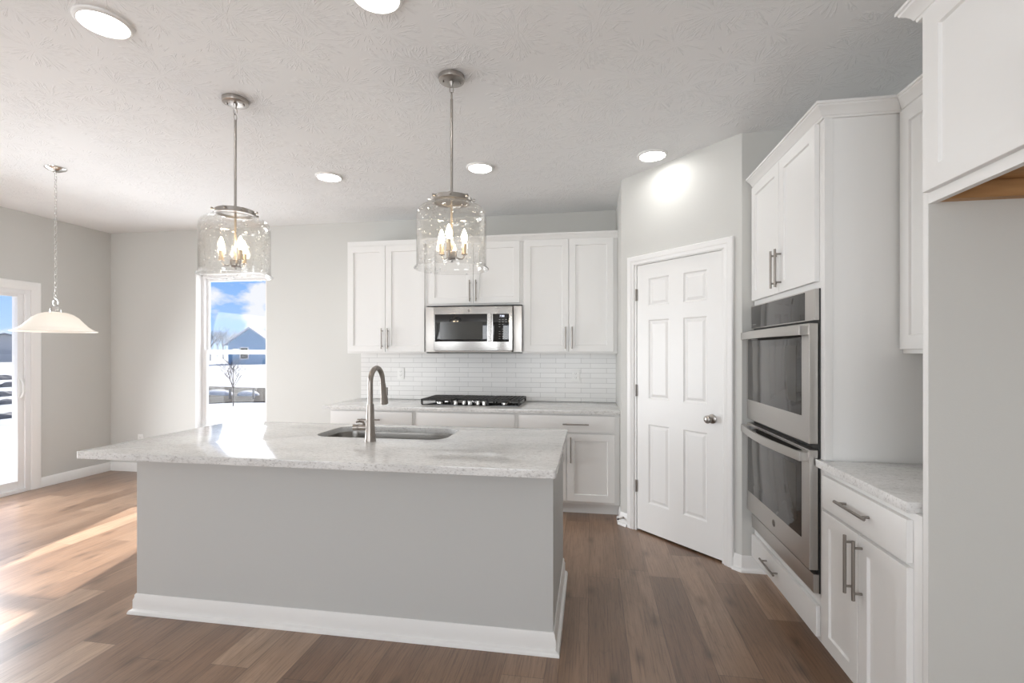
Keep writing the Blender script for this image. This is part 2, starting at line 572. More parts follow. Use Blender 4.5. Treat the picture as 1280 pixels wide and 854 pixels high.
def siding(name, col):
    m, t, b, o = mat(name)
    c = N(t, 'ShaderNodeTexCoord')
    wv = N(t, 'ShaderNodeTexWave', bands_direction='Z', wave_profile='SAW')
    wv.inputs['Scale'].default_value = 1.6
    t.links.new(c.outputs['Object'], wv.inputs['Vector'])
    r = ramp(t, [(0.0, tuple(v * 0.86 for v in col)), (0.25, col), (1.0, col)])
    t.links.new(wv.outputs['Fac'], r.inputs[0])
    t.links.new(r.outputs[0], b.inputs['Base Color'])
    b.inputs['Roughness'].default_value = 0.8
    return m
M['siding'] = siding('blue_siding', (0.20, 0.36, 0.54))
M['siding_grey'] = siding('grey_siding', (0.50, 0.50, 0.50))

def snow():
    m, t, b, o = mat('snow')
    c = N(t, 'ShaderNodeTexCoord')
    n = N(t, 'ShaderNodeTexNoise')
    n.inputs['Scale'].default_value = 0.5
    n.inputs['Detail'].default_value = 6
    t.links.new(c.outputs['Object'], n.inputs['Vector'])
    r = ramp(t, [(0.40, (0.45, 0.46, 0.48)), (0.7, (0.37, 0.385, 0.42))])
    t.links.new(n.outputs['Fac'], r.inputs[0])
    t.links.new(r.outputs[0], b.inputs['Base Color'])
    b.inputs['Specular IOR Level'].default_value = 0.05
    b.inputs['Roughness'].default_value = 0.9
    bp = N(t, 'ShaderNodeBump')
    bp.inputs['Strength'].default_value = 0.6
    bp.inputs['Distance'].default_value = 0.25
    t.links.new(n.outputs['Fac'], bp.inputs['Height'])
    t.links.new(bp.outputs[0], b.inputs['Normal'])
    return m
M['snow'] = snow()

# ------------------------------------------------------------------ mesh helpers
class G:
    def __init__(self, xf=None):
        self.bm = bmesh.new()
        self.xf = xf
    def add(self, sub):
        me = bpy.data.meshes.new('tmp')
        sub.to_mesh(me)
        sub.free()
        self.bm.from_mesh(me)
        bpy.data.meshes.remove(me)
        return self
    def faces(self, verts, faces, bevel=0, seg=2):
        b = bmesh.new()
        vs = [b.verts.new(v) for v in verts]
        for f in faces:
            try:
                b.faces.new([vs[i] for i in f])
            except ValueError:
                pass
        bmesh.ops.recalc_face_normals(b, faces=b.faces[:])
        if bevel:
            es = [e for e in b.edges if len(e.link_faces) == 2 and e.calc_face_angle(0) > 0.5]
            bmesh.ops.bevel(b, geom=es, offset=bevel, segments=seg, profile=0.7, affect='EDGES', clamp_overlap=True)
        return self.add(b)
    def box(self, x0, x1, y0, y1, z0, z1, bevel=0.0, seg=2):
        v = [(x, y, z) for x in (x0, x1) for y in (y0, y1) for z in (z0, z1)]
        f = [(0, 1, 3, 2), (4, 6, 7, 5), (0, 4, 5, 1), (2, 3, 7, 6), (0, 2, 6, 4), (1, 5, 7, 3)]
        return self.faces(v, f, bevel, seg)
    def prism(self, poly, z0, z1, bevel=0.0, seg=2):
        n = len(poly)
        v = [(p[0], p[1], z0) for p in poly] + [(p[0], p[1], z1) for p in poly]
        f = [tuple(range(n - 1, -1, -1)), tuple(range(n, 2 * n))]
        f += [(i, (i + 1) % n, n + (i + 1) % n, n + i) for i in range(n)]
        return self.faces(v, f, bevel, seg)
    def lathe(self, prof, c=(0, 0, 0), seg=32, closed=False, axis='z'):
        # prof: list of (r, z)
        v, f = [], []
        n = len(prof)
        for k in range(seg):
            a = 2 * PI * k / seg
            for r, z in prof:
                q = (r * math.cos(a), r * math.sin(a), z)
                if axis == 'x':
                    q = (q[2], q[0], q[1])
                elif axis == 'y':
                    q = (q[0], q[2], q[1])
                v.append((c[0] + q[0], c[1] + q[1], c[2] + q[2]))
        for k in range(seg):
            k2 = (k + 1) % seg
            for i in range(n if closed else n - 1):
                j = (i + 1) % n
                f.append((k * n + i, k2 * n + i, k2 * n + j, k * n + j))
        b = bmesh.new()
        vs = [b.verts.new(p) for p in v]
        for q in f:
            b.faces.new([vs[i] for i in q])
        bmesh.ops.remove_doubles(b, verts=b.verts[:], dist=1e-6)
        bmesh.ops.recalc_face_normals(b, faces=b.faces[:])
        return self.add(b)
    def tube(self, path, r, seg=12, cap=True, loop=False):
        P = [Vector(p) for p in path]
        n = len(P)
        R = r if isinstance(r, (list, tuple)) else [r] * n
        b = bmesh.new()
        rings = []
        up = None
        for i in range(n):
            if loop:
                d = (P[(i + 1) % n] - P[i - 1]).normalized()
            else:
                d = (P[min(i + 1, n - 1)] - P[max(i - 1, 0)]).normalized()
            if up is None:
                up = Vector((0, 0, 1)) if abs(d.z) < 0.9 else Vector((1, 0, 0))
            s = d.cross(up).normalized()
            up = s.cross(d).normalized()
            rings.append([b.verts.new(P[i] + R[i] * (math.cos(2 * PI * k / seg) * s + math.sin(2 * PI * k / seg) * up)) for k in range(seg)])
        for i in range(n if loop else n - 1):
            A, B = rings[i], rings[(i + 1) % n]
            for k in range(seg):
                b.faces.new([A[k], A[(k + 1) % seg], B[(k + 1) % seg], B[k]])
        if cap and not loop:
            b.faces.new(rings[0][::-1])
            b.faces.new(rings[-1])
        bmesh.ops.recalc_face_normals(b, faces=b.faces[:])
        return self.add(b)
    def sweep(self, path, prof, mp, closed=False, cope0=False, cope1=False):
        # path: 2D points; prof: (offset to the right-hand side of travel, height); mp(p2d, h) -> 3D
        n = len(path)
        P = [Vector(p) for p in path]
        nor = []
        for i in range(n):
            ds = []
            if closed or i > 0:
                ds.append((P[i] - P[i - 1]).normalized())
            if closed or i < n - 1:
                ds.append((P[(i + 1) % n] - P[i]).normalized())
            ns = [Vector((d.y, -d.x)) for d in ds]
            if len(ns) == 2:
                m = (ns[0] + ns[1])
                m = m / (1 + ns[0].dot(ns[1]))
            else:
                m = ns[0]
            nor.append(m)
        v, f = [], []
        k = len(prof)
        for i in range(n):
            for o, h in prof:
                q = P[i] + nor[i] * o
                if cope0 and i == 0:
                    q = q + (P[1] - P[0]).normalized() * abs(o)
                if cope1 and i == n - 1:
                    q = q - (P[-1] - P[-2]).normalized() * abs(o)
                v.append(mp((q.x, q.y), h))
        for i in range(n if closed else n - 1):
            i2 = (i + 1) % n
            for j in range(k):
                j2 = (j + 1) % k
                f.append((i * k + j, i * k + j2, i2 * k + j2, i2 * k + j))
        if not closed:
            f.append(tuple(range(k)))
            f.append(tuple((n - 1) * k + j for j in range(k))[::-1])
        return self.faces(v, f)
    def sphere(self, c, r, sx=1, sy=1, sz=1, seg=20, rings=12):
        b = bmesh.new()
        bmesh.ops.create_uvsphere(b, u_segments=seg, v_segments=rings, radius=r)
        for q in b.verts:
            q.co = Vector((q.co.x * sx + c[0], q.co.y * sy + c[1], q.co.z * sz + c[2]))
        return self.add(b)

def root_loc(p):
    v = Vector((0, 0, 0))
    while p is not None:
        v += p.location
        p = p.parent
    return v
def part(name, g, m, parent=None, local=False, sharp=32):
    bm = g.bm
    if g.xf:
        for v in bm.verts:
            v.co = Vector(g.xf(v.co))
    if g.xf:
        bmesh.ops.recalc_face_normals(bm, faces=bm.faces[:])
    off = Vector((0, 0, 0)) if (local or parent is None) else root_loc(parent)
    for v in bm.verts:
        v.co -= off
    lim = math.radians(sharp)
    for fc in bm.faces:
        fc.smooth = True
    for e in bm.edges:
        e.smooth = len(e.link_faces) == 2 and e.calc_face_angle(4) < lim
    me = bpy.data.meshes.new(name)
    bm.to_mesh(me)
    bm.free()
    me.materials.append(m)
    o = bpy.data.objects.new(name, me)
    COL.objects.link(o)
    o.parent = parent
    return o
def tag(o, label=None, cat=None, group=None, kind=None):
    if label: o['label'] = label
    if cat: o['category'] = cat
    if group: o['group'] = group
    if kind: o['kind'] = kind
    return o
def thing(name, label, cat, loc=(0, 0, 0), group=None, kind=None):
    o = bpy.data.objects.new(name, None)
    COL.objects.link(o)
    o.location = loc
    o.empty_display_size = 0.1
    return tag(o, label, cat, group, kind)
def struct(name, g, m, sharp=32):
    o = part(name, g, m, None, sharp=sharp)
    o['kind'] = 'structure'
    return o
def copy_tree(o, parent=None):
    c = o.copy()
    COL.objects.link(c)
    c.parent = parent
    for ch in [q for q in bpy.data.objects if q.parent == o]:
        copy_tree(ch, c)
    return c
def frame(ori, du, dn):
    ori, du, dn = Vector(ori), Vector(du), Vector(dn)
    return lambda p: ori + du * p[0] + dn * p[1] + Vector((0, 0, p[2]))

# ------------------------------------------------------------------ setting
CE = 2.744
XL, XR, YB, YFRONT = -5.49, 1.66, 4.755, -3.6
TH = 0.16
struct('floor', G().box(XL - TH, XR + TH, YFRONT - TH, YB + TH, -0.12, 0.0), M['floor'])
struct('ceiling', G().box(XL - TH, XR + TH, YFRONT - TH, YB + TH, CE, CE + 0.12), M['ceiling'])
# window and patio door openings
WX0, WX1, WZ0, WZ1 = -4.374, -3.492, 0.49, 2.25
DY0, DY1, DZ1 = 2.12, 3.944, 1.985
g = G()
g.box(XL - TH, WX0, YB, YB + TH, 0, CE)
g.box(WX1, XR + TH, YB, YB + TH, 0, CE)
g.box(WX0, WX1, YB, YB + TH, 0, WZ0)
g.box(WX0, WX1, YB, YB + TH, WZ1, CE)
struct('wall_back', g, M['wall'])
g = G()
g.box(XL - TH, XL, YFRONT, DY0, 0, CE)
g.box(XL - TH, XL, DY1, YB, 0, CE)
g.box(XL - TH, XL, DY0, DY1, DZ1, CE)
struct('wall_left', g, M['wall'])
struct('wall_right', G().box(XR, XR + TH, YFRONT, YB, 0, CE), M['wall'])
# rear wall behind the camera with two invented openings behind the fill lights
g = G()
RZ0, RZ1 = 0.45, 2.45
for x0, x1 in ((XL - TH, -5.3), (-3.8, -1.85), (0.35, XR + TH)):
    g.box(x0, x1, YFRONT - TH, YFRONT, 0, CE)
for x0, x1 in ((-5.3, -3.8), (-1.85, 0.35)):
    g.box(x0, x1, YFRONT - TH, YFRONT, 0, RZ0)
    g.box(x0, x1, YFRONT - TH, YFRONT, RZ1, CE)
struct('wall_front', g, M['wall'])

# pantry walls: short return, diagonal with the door, short front
PA = Vector((0.243, 3.925))
PB = Vector((0.937, 3.205))
PD = (PB - PA).normalized()
PN = Vector((-PD.y, PD.x))
if PN.y > 0:
    PN = -PN
PT = 0.11
PLEN = (PB - PA).length
struct('wall_pantry_side', G().box(0.243, 0.243 + PT, 3.925, YB, 0, CE), M['wall'])
pf = frame((PA.x, PA.y, 0), (PD.x, PD.y, 0), (PN.x, PN.y, 0))
POX0, POX1, POZ = 0.137, 0.885, 2.055
g = G(pf)
g.box(0.0, POX0, -PT, 0, 0, CE)
g.box(POX1, PLEN, -PT, 0, 0, CE)
g.box(POX0, POX1, -PT, 0, POZ, CE)
struct('wall_pantry_diagonal', g, M['wall'])
struct('wall_pantry_front', G().box(0.937, XR, 3.205, 3.205 + PT, 0, CE), M['wall'])

# ---- window_1 (back wall)
win = thing('window_1', 'white double hung window in the back wall looking onto snow', 'window', ((WX0 + WX1) / 2, YB, WZ0), kind='structure')
g = G()
rv = 0.012
g.box(WX0, WX0 + rv, YB - 0.001, YB + TH, WZ0, WZ1)
g.box(WX1 - rv, WX1, YB - 0.001, YB + TH, WZ0, WZ1)
g.box(WX0 + rv, WX1 - rv, YB - 0.001, YB + TH, WZ1 - rv, WZ1)
g.box(WX0 + rv, WX1 - rv, YB - 0.02, YB + TH, WZ0, WZ0 + 0.02, 0.004)
part('window_reveal', g, M['trim'], win)
fy0, fy1 = YB + 0.075, YB + 0.135
g = G()
fw = 0.035
a0, a1, b0, b1 = WX0 + rv, WX1 - rv, WZ0 + 0.02, WZ1 - rv
g.box(a0, a0 + fw, fy0, fy1, b0, b1, 0.004)
g.box(a1 - fw, a1, fy0, fy1, b0, b1, 0.004)
g.box(a0 + fw, a1 - fw, fy0, fy1, b1 - fw, b1, 0.004)
g.box(a0 + fw, a1 - fw, fy0, fy1, b0, b0 + fw, 0.004)
part('window_frame', g, M['vinyl'], win)
def sash(name, z0, z1, y0, y1, rail_lo, rail_hi, parent):
    g = G()
    sw = 0.032
    x0, x1 = a0 + fw - 0.004, a1 - fw + 0.004
    g.box(x0, x0 + sw, y0, y1, z0, z1, 0.004)
    g.box(x1 - sw, x1, y0, y1, z0, z1, 0.004)
    g.box(x0 + sw, x1 - sw, y0, y1, z0, z0 + rail_lo, 0.004)
    g.box(x0 + sw, x1 - sw, y0, y1, z1 - rail_hi, z1, 0.004)
    o = part(name, g, M['vinyl'], parent)
    ym = (y0 + y1) / 2
    part('pane', G().box(x0 + sw - 0.003, x1 - sw + 0.003, ym - 0.002, ym + 0.002, z0 + rail_lo - 0.003, z1 - rail_hi + 0.003), M['pane'], o)
    return o
sash('window_sash', 1.345, b1 - fw + 0.004, fy0 + 0.032, fy0 + 0.056, 0.045, 0.035, win)
sash('window_sash', b0 + fw - 0.004, 1.395, fy0 + 0.004, fy0 + 0.03, 0.05, 0.045, win)
g = G()
g.box(-3.97, -3.90, fy0 - 0.006, fy0 + 0.01, 1.393, 1.408, 0.003)
part('sash_lock', g, M['vinyl'], win)

# ---- patio sliding door (left wall)
pd = thing('door_1', 'white sliding glass patio door in the left wall', 'door', (XL, (DY0 + DY1) / 2, 0), kind='structure')
g = G()
jx0, jx1 = XL - TH, XL + 0.004
g.box(jx0, jx1, DY1 - 0.045, DY1, 0, DZ1, 0.003)
g.box(jx0, jx1, DY0, DY0 + 0.045, 0, DZ1, 0.003)
g.box(jx0, jx1, DY0 + 0.045, DY1 - 0.045, DZ1 - 0.045, DZ1, 0.003)
g.box(jx0, jx1 + 0.01, DY0 + 0.045, DY1 - 0.045, 0.0, 0.035, 0.004)
part('door_frame', g, M['vinyl'], pd)
def slider(y0, y1, x0, x1):
    g = G()
    st = 0.058
    g.box(x0, x1, y0, y0 + st, 0.035, DZ1 - 0.04, 0.005)
    g.box(x0, x1, y1 - st, y1, 0.035, DZ1 - 0.04, 0.005)
    g.box(x0, x1, y0 + st, y1 - st, 0.035, 0.115, 0.005)
    g.box(x0, x1, y0 + st, y1 - st, DZ1 - 0.075, DZ1 - 0.04, 0.005)
    o = part('sliding_panel', g, M['vinyl'], pd)
    xm = (x0 + x1) / 2
    part('pane', G().box(xm - 0.003, xm + 0.003, y0 + st - 0.004, y1 - st + 0.004, 0.111, DZ1 - 0.071), M['pane'], o)
    return o
ymid = (DY0 + DY1) / 2
act = slider(ymid - 0.03, DY1 - 0.04, XL - 0.055, XL - 0.015)
slider(DY0 + 0.04, ymid + 0.03, XL - 0.105, XL - 0.065)
hy = DY1 - 0.075
path = [(XL - 0.016 + 0.045 * math.sin(PI * k / 14), hy, 1.015 - 0.088 * math.cos(PI * k / 14)) for k in range(15)]
g = G().tube(path, 0.009, 10)
g.box(XL - 0.017, XL - 0.006, hy - 0.016, hy + 0.016, 0.915, 1.115, 0.004)
part('door_handle', g, M['plastic'], act)

# ---- trim: casings, baseboards
CAS = [(0, 0), (0, 0.010), (0.006, 0.014), (0.022, 0.015), (0.028, 0.019), (0.058, 0.019), (0.064, 0.014), (0.064, 0)]
CAS2 = [(q[0] * 0.085 / 0.064, q[1]) for q in CAS]
# patio casing (profile outwards from the opening)
lf = lambda p, h: (XL + h, p[0], p[1])
g = G().sweep([(DY0, 0), (DY0, DZ1 - 0.002), (DY1, DZ1 - 0.002), (DY1, 0)], [(-o, h) for o, h in CAS2], lf)
struct('trim_1', g, M['trim'])
pl = lambda p, h: pf((p[0], h, p[1]))
g = G().sweep([(POX0, 0), (POX0, POZ - 0.012), (POX1, POZ - 0.012), (POX1, 0)], [(-o, h) for o, h in CAS], pl)
struct('trim_2', g, M['trim'])
BASE = [(0, 0), (0.016, 0), (0.016, 0.072), (0.012, 0.080), (0.010, 0.094), (0.006, 0.100), (0, 0.100)]
SHOE = [(0, 0), (0.030, 0), (0.030, 0.006), (0.026, 0.016), (0.015, 0.021), (0.013, 0.022), (0.013, 0.068), (0.008, 0.080), (0.0075, 0.092), (0.004, 0.098), (0, 0.098)]
fl = lambda p, h: (p[0], p[1], h)
g = G().sweep([(XL, DY1 + 0.083), (XL, YB)], BASE, fl)
struct('baseboard_left', g, M['trim'])
g = G().sweep([(XL, DY0 - 0.083), (XL, YFRONT)], [(-o, h) for o, h in BASE], fl)
struct('baseboard_left_living', g, M['trim'])
g = G().sweep([(XL + 0.016, YB), (-2.36, YB)], BASE, fl)
struct('baseboard_back', g, M['trim'])
# pantry baseboards
pa2 = PA + PD * (POX0 - 0.064)
pb2 = PA + PD * (POX1 + 0.064)
g = G().sweep([(0.243, 4.06), (0.243, 3.925), (pa2.x, pa2.y)], SHOE, fl)
struct('baseboard_pantry_left', g, M['trim'])
g = G().sweep([(pb2.x, pb2.y), (PB.x, PB.y), (1.16, 3.205)], SHOE, fl)
struct('baseboard_pantry_right', g, M['trim'])
g = G().sweep([(XR, 1.63), (XR, YFRONT)], BASE, fl)
struct('baseboard_right', g, M['trim'])

# ---- pantry door (six panels)
dr = thing('door_2', 'white six panel pantry door with round knob in the diagonal wall', 'door', tuple(pf(((POX0 + POX1) / 2, 0, 0))), kind='structure')
g = G(pf)
g.box(POX0, POX0 + 0.018, -PT, 0.002, 0, POZ)
g.box(POX1 - 0.018, POX1, -PT, 0.002, 0, POZ)
g.box(POX0, POX1, -PT, 0.002, POZ - 0.018, POZ)
g.box(POX0 + 0.018, POX0 + 0.03, -0.065, -0.046, 0, POZ - 0.018)
g.box(POX1 - 0.03, POX1 - 0.018, -0.065, -0.046, 0, POZ - 0.018)
g.box(POX0 + 0.018, POX1 - 0.018, -0.065, -0.046, POZ - 0.03, POZ - 0.018)
part('door_jamb', g, M['trim'], dr)
dx0, dx1, dz0, dz1 = POX0 + 0.022, POX1 - 0.022, 0.014, POZ - 0.021
pxs = [(0.262, 0.447), (0.566, 0.750)]
shift = ((dx0 + dx1) - (0.262 + 0.750)) / 2
pxs = [(q[0] + shift, q[1] + shift) for q in pxs]
pzs = [(0.232, 0.828), (1.020, 1.612), (1.718, 1.925)]
xs = [dx0, pxs[0][0], pxs[0][1], pxs[1][0], pxs[1][1], dx1]
zs = [dz0, pzs[0][0], pzs[0][1], pzs[1][0], pzs[1][1], pzs[2][0], pzs[2][1], dz1]
FB, BBK = -0.004, -0.042
g = G(pf)
V, F = [], []
def q4(pts):
    s = len(V)
    V.extend(pts)
    F.append((s, s + 1, s + 2, s + 3))
for i in range(5):
    for j in range(7):
        X0, X1, Z0, Z1 = xs[i], xs[i + 1], zs[j], zs[j + 1]
        if i in (1, 3) and j in (1, 3, 5):
            rings = [(0, FB), (0.010, FB - 0.009), (0.016, FB - 0.009), (0.034, FB - 0.002)]
            for (o0, h0), (o1, h1) in zip(rings, rings[1:]):
                A = [(X0 + o0, h0, Z0 + o0), (X1 - o0, h0, Z0 + o0), (X1 - o0, h0, Z1 - o0), (X0 + o0, h0, Z1 - o0)]
                B = [(X0 + o1, h1, Z0 + o1), (X1 - o1, h1, Z0 + o1), (X1 - o1, h1, Z1 - o1), (X0 + o1, h1, Z1 - o1)]
                for k in range(4):
                    q4([A[k], A[(k + 1) % 4], B[(k + 1) % 4], B[k]])
            o1, h1 = rings[-1]
            q4([(X0 + o1, h1, Z0 + o1), (X1 - o1, h1, Z0 + o1), (X1 - o1, h1, Z1 - o1), (X0 + o1, h1, Z1 - o1)])
        else:
            q4([(X0, FB, Z0), (X1, FB, Z0), (X1, FB, Z1), (X0, FB, Z1)])
q4([(dx0, BBK, dz0), (dx0, BBK, dz1), (dx1, BBK, dz1), (dx1, BBK, dz0)])
q4([(dx0, FB, dz0), (dx0, FB, dz1), (dx0, BBK, dz1), (dx0, BBK, dz0)])
q4([(dx1, FB, dz0), (dx1, BBK, dz0), (dx1, BBK, dz1), (dx1, FB, dz1)])
q4([(dx0, FB, dz1), (dx1, FB, dz1), (dx1, BBK, dz1), (dx0, BBK, dz1)])
q4([(dx0, FB, dz0), (dx0, BBK, dz0), (dx1, BBK, dz0), (dx1, FB, dz0)])
b = bmesh.new()
vs = [b.verts.new(p) for p in V]
for q in F:
    b.faces.new([vs[i] for i in q])
bmesh.ops.remove_doubles(b, verts=b.verts[:], dist=1e-5)
bmesh.ops.recalc_face_normals(b, faces=b.faces[:])
g.add(b)
leaf = part('door_leaf', g, M['trim'], dr, sharp=12)
kx, kz = 0.793, 0.928
g = G(pf)
g.lathe([(0, 0), (0.031, 0), (0.031, 0.004), (0.024, 0.010), (0.011, 0.013), (0.010, 0.030), (0.020, 0.038), (0.026, 0.047), (0.027, 0.055), (0.022, 0.064), (0.010, 0.069), (0, 0.070)], (kx, FB, kz), 28, axis='y')
part('door_knob', g, M['nickel'], leaf)
for hz in (1.81, 1.076, 0.341):
    g = G(pf)
    hx = dx0 - 0.004
    g.tube([(hx, 0.004, hz - 0.045), (hx, 0.004, hz + 0.045)], 0.006, 10)
    g.box(hx - 0.006, hx + 0.010, -0.006, 0.0025, hz - 0.044, hz + 0.044)
    part('hinge', g, M['hinge'], dr)

# ------------------------------------------------------------------ cabinet building blocks
def shaker(name, F_, a0, a1, z0, z1, parent, t=0.020, st=0.058, rec=0.009):
    g = G(F_)
    o = [(a0, z0), (a1, z0), (a1, z1), (a0, z1)]
    i = [(a0 + st, z0 + st), (a1 - st, z0 + st), (a1 - st, z1 - st), (a0 + st, z1 - st)]
    e = 0.0035
    p = [(a0 + st + e, z0 + st + e), (a1 - st - e, z0 + st + e), (a1 - st - e, z1 - st - e), (a0 + st + e, z1 - st - e)]
    c = 0.0015
    of = [(a0 + c, z0 + c), (a1 - c, z0 + c), (a1 - c, z1 - c), (a0 + c, z1 - c)]
    rows = [[(q[0], 0.001, q[1]) for q in o], [(q[0], t - c, q[1]) for q in o], [(q[0], t, q[1]) for q in of],
            [(q[0], t, q[1]) for q in i], [(q[0], t - rec, q[1]) for q in p]]
    V = [v for r in rows for v in r]
    Fc = [(0, 1, 2, 3), (16, 17, 18, 19)]
    for r in range(4):
        for k in range(4):
            Fc.append((r * 4 + k, r * 4 + (k + 1) % 4, r * 4 + 4 + (k + 1) % 4, r * 4 + 4 + k))
    g.faces(V, Fc)
    return part(name, g, M['white'], parent, sharp=20)
def slab(name, F_, a0, a1, z0, z1, parent, t=0.020):
    g = G(F_)
    g.box(a0, a1, 0.001, t, z0, z1, 0.002)
    return part(name, g, M['white'], parent)
def pull(F_, a, z, vertical, parent, L=0.20, t=0.020):
    g = G(F_)
    d = t + 0.030
    h = L / 2
    s = h - 0.026
    if vertical:
        g.tube([(a, d, z - h), (a, d, z + h)], 0.0060, 12)
        for q in (-s, s):
            g.tube([(a, t - 0.001, z + q), (a, d, z + q)], 0.0046, 10)
    else:
        g.tube([(a - h, d, z), (a + h, d, z)], 0.0060, 12)
        for q in (-s, s):
            g.tube([(a + q, t - 0.001, z), (a + q, d, z)], 0.0046, 10)
    return part('pull', g, M['pull'], parent)
CROWN = [(0, 0), (0.010, 0.0), (0.012, 0.008), (0.016, 0.010), (0.022, 0.022), (0.033, 0.034), (0.042, 0.040), (0.044, 0.046), (0.050, 0.048), (0.050, 0.058), (0, 0.058)]
def crown(path, z, parent, k=1.0, flip=False, cope0=False, cope1=False):
    g = G().sweep(path, [((-o if flip else o) * k, h * k + z) for o, h in CROWN], fl, False, cope0, cope1)
    return part('crown_molding', g, M['white'], parent, sharp=25)

# ------------------------------------------------------------------ back wall upper cabinets
YU = 4.42
FU = frame((0, YU, 0), (1, 0, 0), (0, -1, 0))
UT, UB = 2.405, 1.357
GRP_U = 'white wall cabinets above the tiled counter'
def upper(x0, x1, zb, label, doors, pz):
    c = thing('upper_cabinet', label, 'cabinet', ((x0 + x1) / 2, (YU + YB) / 2, zb), GRP_U)
    g = G().box(x0 + 0.0006, x1 - 0.0006, YU, YB - 0.001, zb, UT, 0.0015)
    part('carcass', g, M['white'], c)
    for k, (p, q) in enumerate(doors):
        d = shaker('door', FU, p, q, zb + 0.016, UT - 0.004, c)
        pull(FU, q - 0.028 if k == 0 else p + 0.028, pz, True, d)
    return c
uL = upper(-2.365, -1.548, UB, 'tall white two door wall cabinet at the left end, over the bare countertop', [(-2.352, -1.963), (-1.959, -1.566)], 1.50)
uM = upper(-1.548, -0.622, 1.812, 'short white two door wall cabinet directly above the microwave', [(-1.522, -1.088), (-1.084, -0.646)], 1.945)
uR = upper(-0.622, 0.241, UB, 'tall white two door wall cabinet beside the diagonal pantry wall', [(-0.604, -0.196), (-0.192, 0.205)], 1.50)
crown([(-2.365, YB - 0.002), (-2.365, YU), (-1.5485, YU)], UT - 0.008, uL, flip=True)
crown([(-1.5475, YU), (-0.6225, YU)], UT - 0.008, uM)
crown([(-0.6215, YU), (0.242, YU)], UT - 0.008, uR)

# backsplash
bs = part('tile_backsplash', G().box(-2.385, 0.2425, YB - 0.011, YB - 0.0003, 0.8855, 1.3555), M['tile'])
tag(bs, 'white elongated tile backsplash on the wall between the counter and wall cabinets', 'backsplash')

# ------------------------------------------------------------------ microwave
YM = 4.335
mw = thing('microwave', 'stainless over the range microwave with black window and keypad', 'microwave', (-1.076, 4.5, 1.38))
mx0, mx1, mz0, mz1 = -1.452, -0.705, 1.385, 1.792
FM = frame((0, YM, 0), (1, 0, 0), (0, -1, 0))
g = G().box(mx0 + 0.002, mx1 - 0.002, YM + 0.03, YB - 0.012, mz0 + 0.001, mz1, 0.002)
part('body', g, M['blackplastic'], mw)
split = -0.842
g = G(FM)
g.box(mx0, split - 0.0008, -0.03, 0.0, mz0, mz1, 0.003)
mdoor = part('door', g, M['steel_x'], mw)
part('glass', G(FM).box(mx0 + 0.012, -0.938, -0.002, 0.0015, 1.468, 1.724, 0.001), M['blackglass'], mdoor)
part('window', G(FM).box(mx0 + 0.062, -0.980, 0.001, 0.0022, 1.490, 1.652), M['mwwindow'], mdoor)
g = G(FM)
hx = -0.911
g.box(hx - 0.014, hx + 0.014, 0.012, 0.030, 1.468, 1.728, 0.006, 3)
g.box(hx - 0.012, hx + 0.012, -0.001, 0.02, 1.475, 1.50, 0.003)
g.box(hx - 0.012, hx + 0.012, -0.001, 0.02, 1.695, 1.72, 0.003)
part('handle', g, M['steel_x'], mdoor)
def emblem(F_, a, z, n, r, parent):
    g = G(F_)
    g.lathe([(0, 0), (r, 0), (r, 0.0012), (r * 0.86, 0.0016), (r * 0.82, 0.0010), (0, 0.0010)], (a, n, z), 24, axis='y')
    # intertwined script strokes inside the ring
    for s, ph in ((1, 0.0), (-1, 0.6)):
        pts = [(a + s * r * 0.42 * math.cos(t * 0.5 + ph), n + 0.0014, z + r * 0.5 * math.sin(t * 0.5) + r * 0.12 * math.cos(t + ph)) for t in range(0, 12)]
        g.tube(pts, r * 0.06, 6)
    return part('round_emblem', g, M['hinge'], parent)
emblem(FM, -1.113, 1.757, 0.0, 0.013, mdoor)
g = G(FM)
g.box(split + 0.0008, mx1, -0.03, 0.0, mz0, mz1, 0.003)
ctl = part('control_panel', g, M['steel_x'], mw)
kp = part('keypad', G(FM).box(-0.886, -0.733, -0.0005, 0.0015, 1.464, 1.722, 0.001), M['blackglass'], ctl)
def text(s, F_, a, z, n, size, m, parent, name):
    cu = bpy.data.curves.new('t', 'FONT')
    cu.body = s
    cu.size = size
    cu.align_x = 'CENTER'
    cu.align_y = 'CENTER'
    cu.extrude = 0.0002
    to = bpy.data.objects.new('t', cu)
    COL.objects.link(to)
    dg = bpy.context.evaluated_depsgraph_get()
    me = bpy.data.meshes.new_from_object(to.evaluated_get(dg))
    bpy.data.objects.remove(to)
    g = G(lambda p: F_((a + p.x, n + p.z, z + p.y)))
    g.bm.from_mesh(me)
    return part(name, g, m, parent)
text('7:00', FM, -0.800, 1.700, 0.0020, 0.026, M['digits'], kp, 'clock_display')
for nm, rows in (('function_key_print', range(0, 5)), ('number_key_print', range(5, 9))):
    g = G(FM)
    for r in rows:
        for c in range(3):
            if (r + c) % 5 == 4 and r < 5:
                continue
            ax = -0.822 + c * 0.030
            az = 1.668 - r * 0.0218
            g.box(ax - 0.0075, ax + 0.0075, 0.0012, 0.0019, az - 0.0018, az + 0.0018)
    part(nm, g, M['mark'], kp)
g = G()
g.box(mx0 + 0.01, mx1 - 0.01, YM - 0.001 + 0.012, YB - 0.013, 1.372, 1.384, 0.002)
part('vent_grille', g, M['hinge'], mw)
part('lamp_lens', G().box(-1.25, -0.95, YM + 0.02, YM + 0.09, 1.369, 1.3725, 0.001), M['darkslot'], mw)
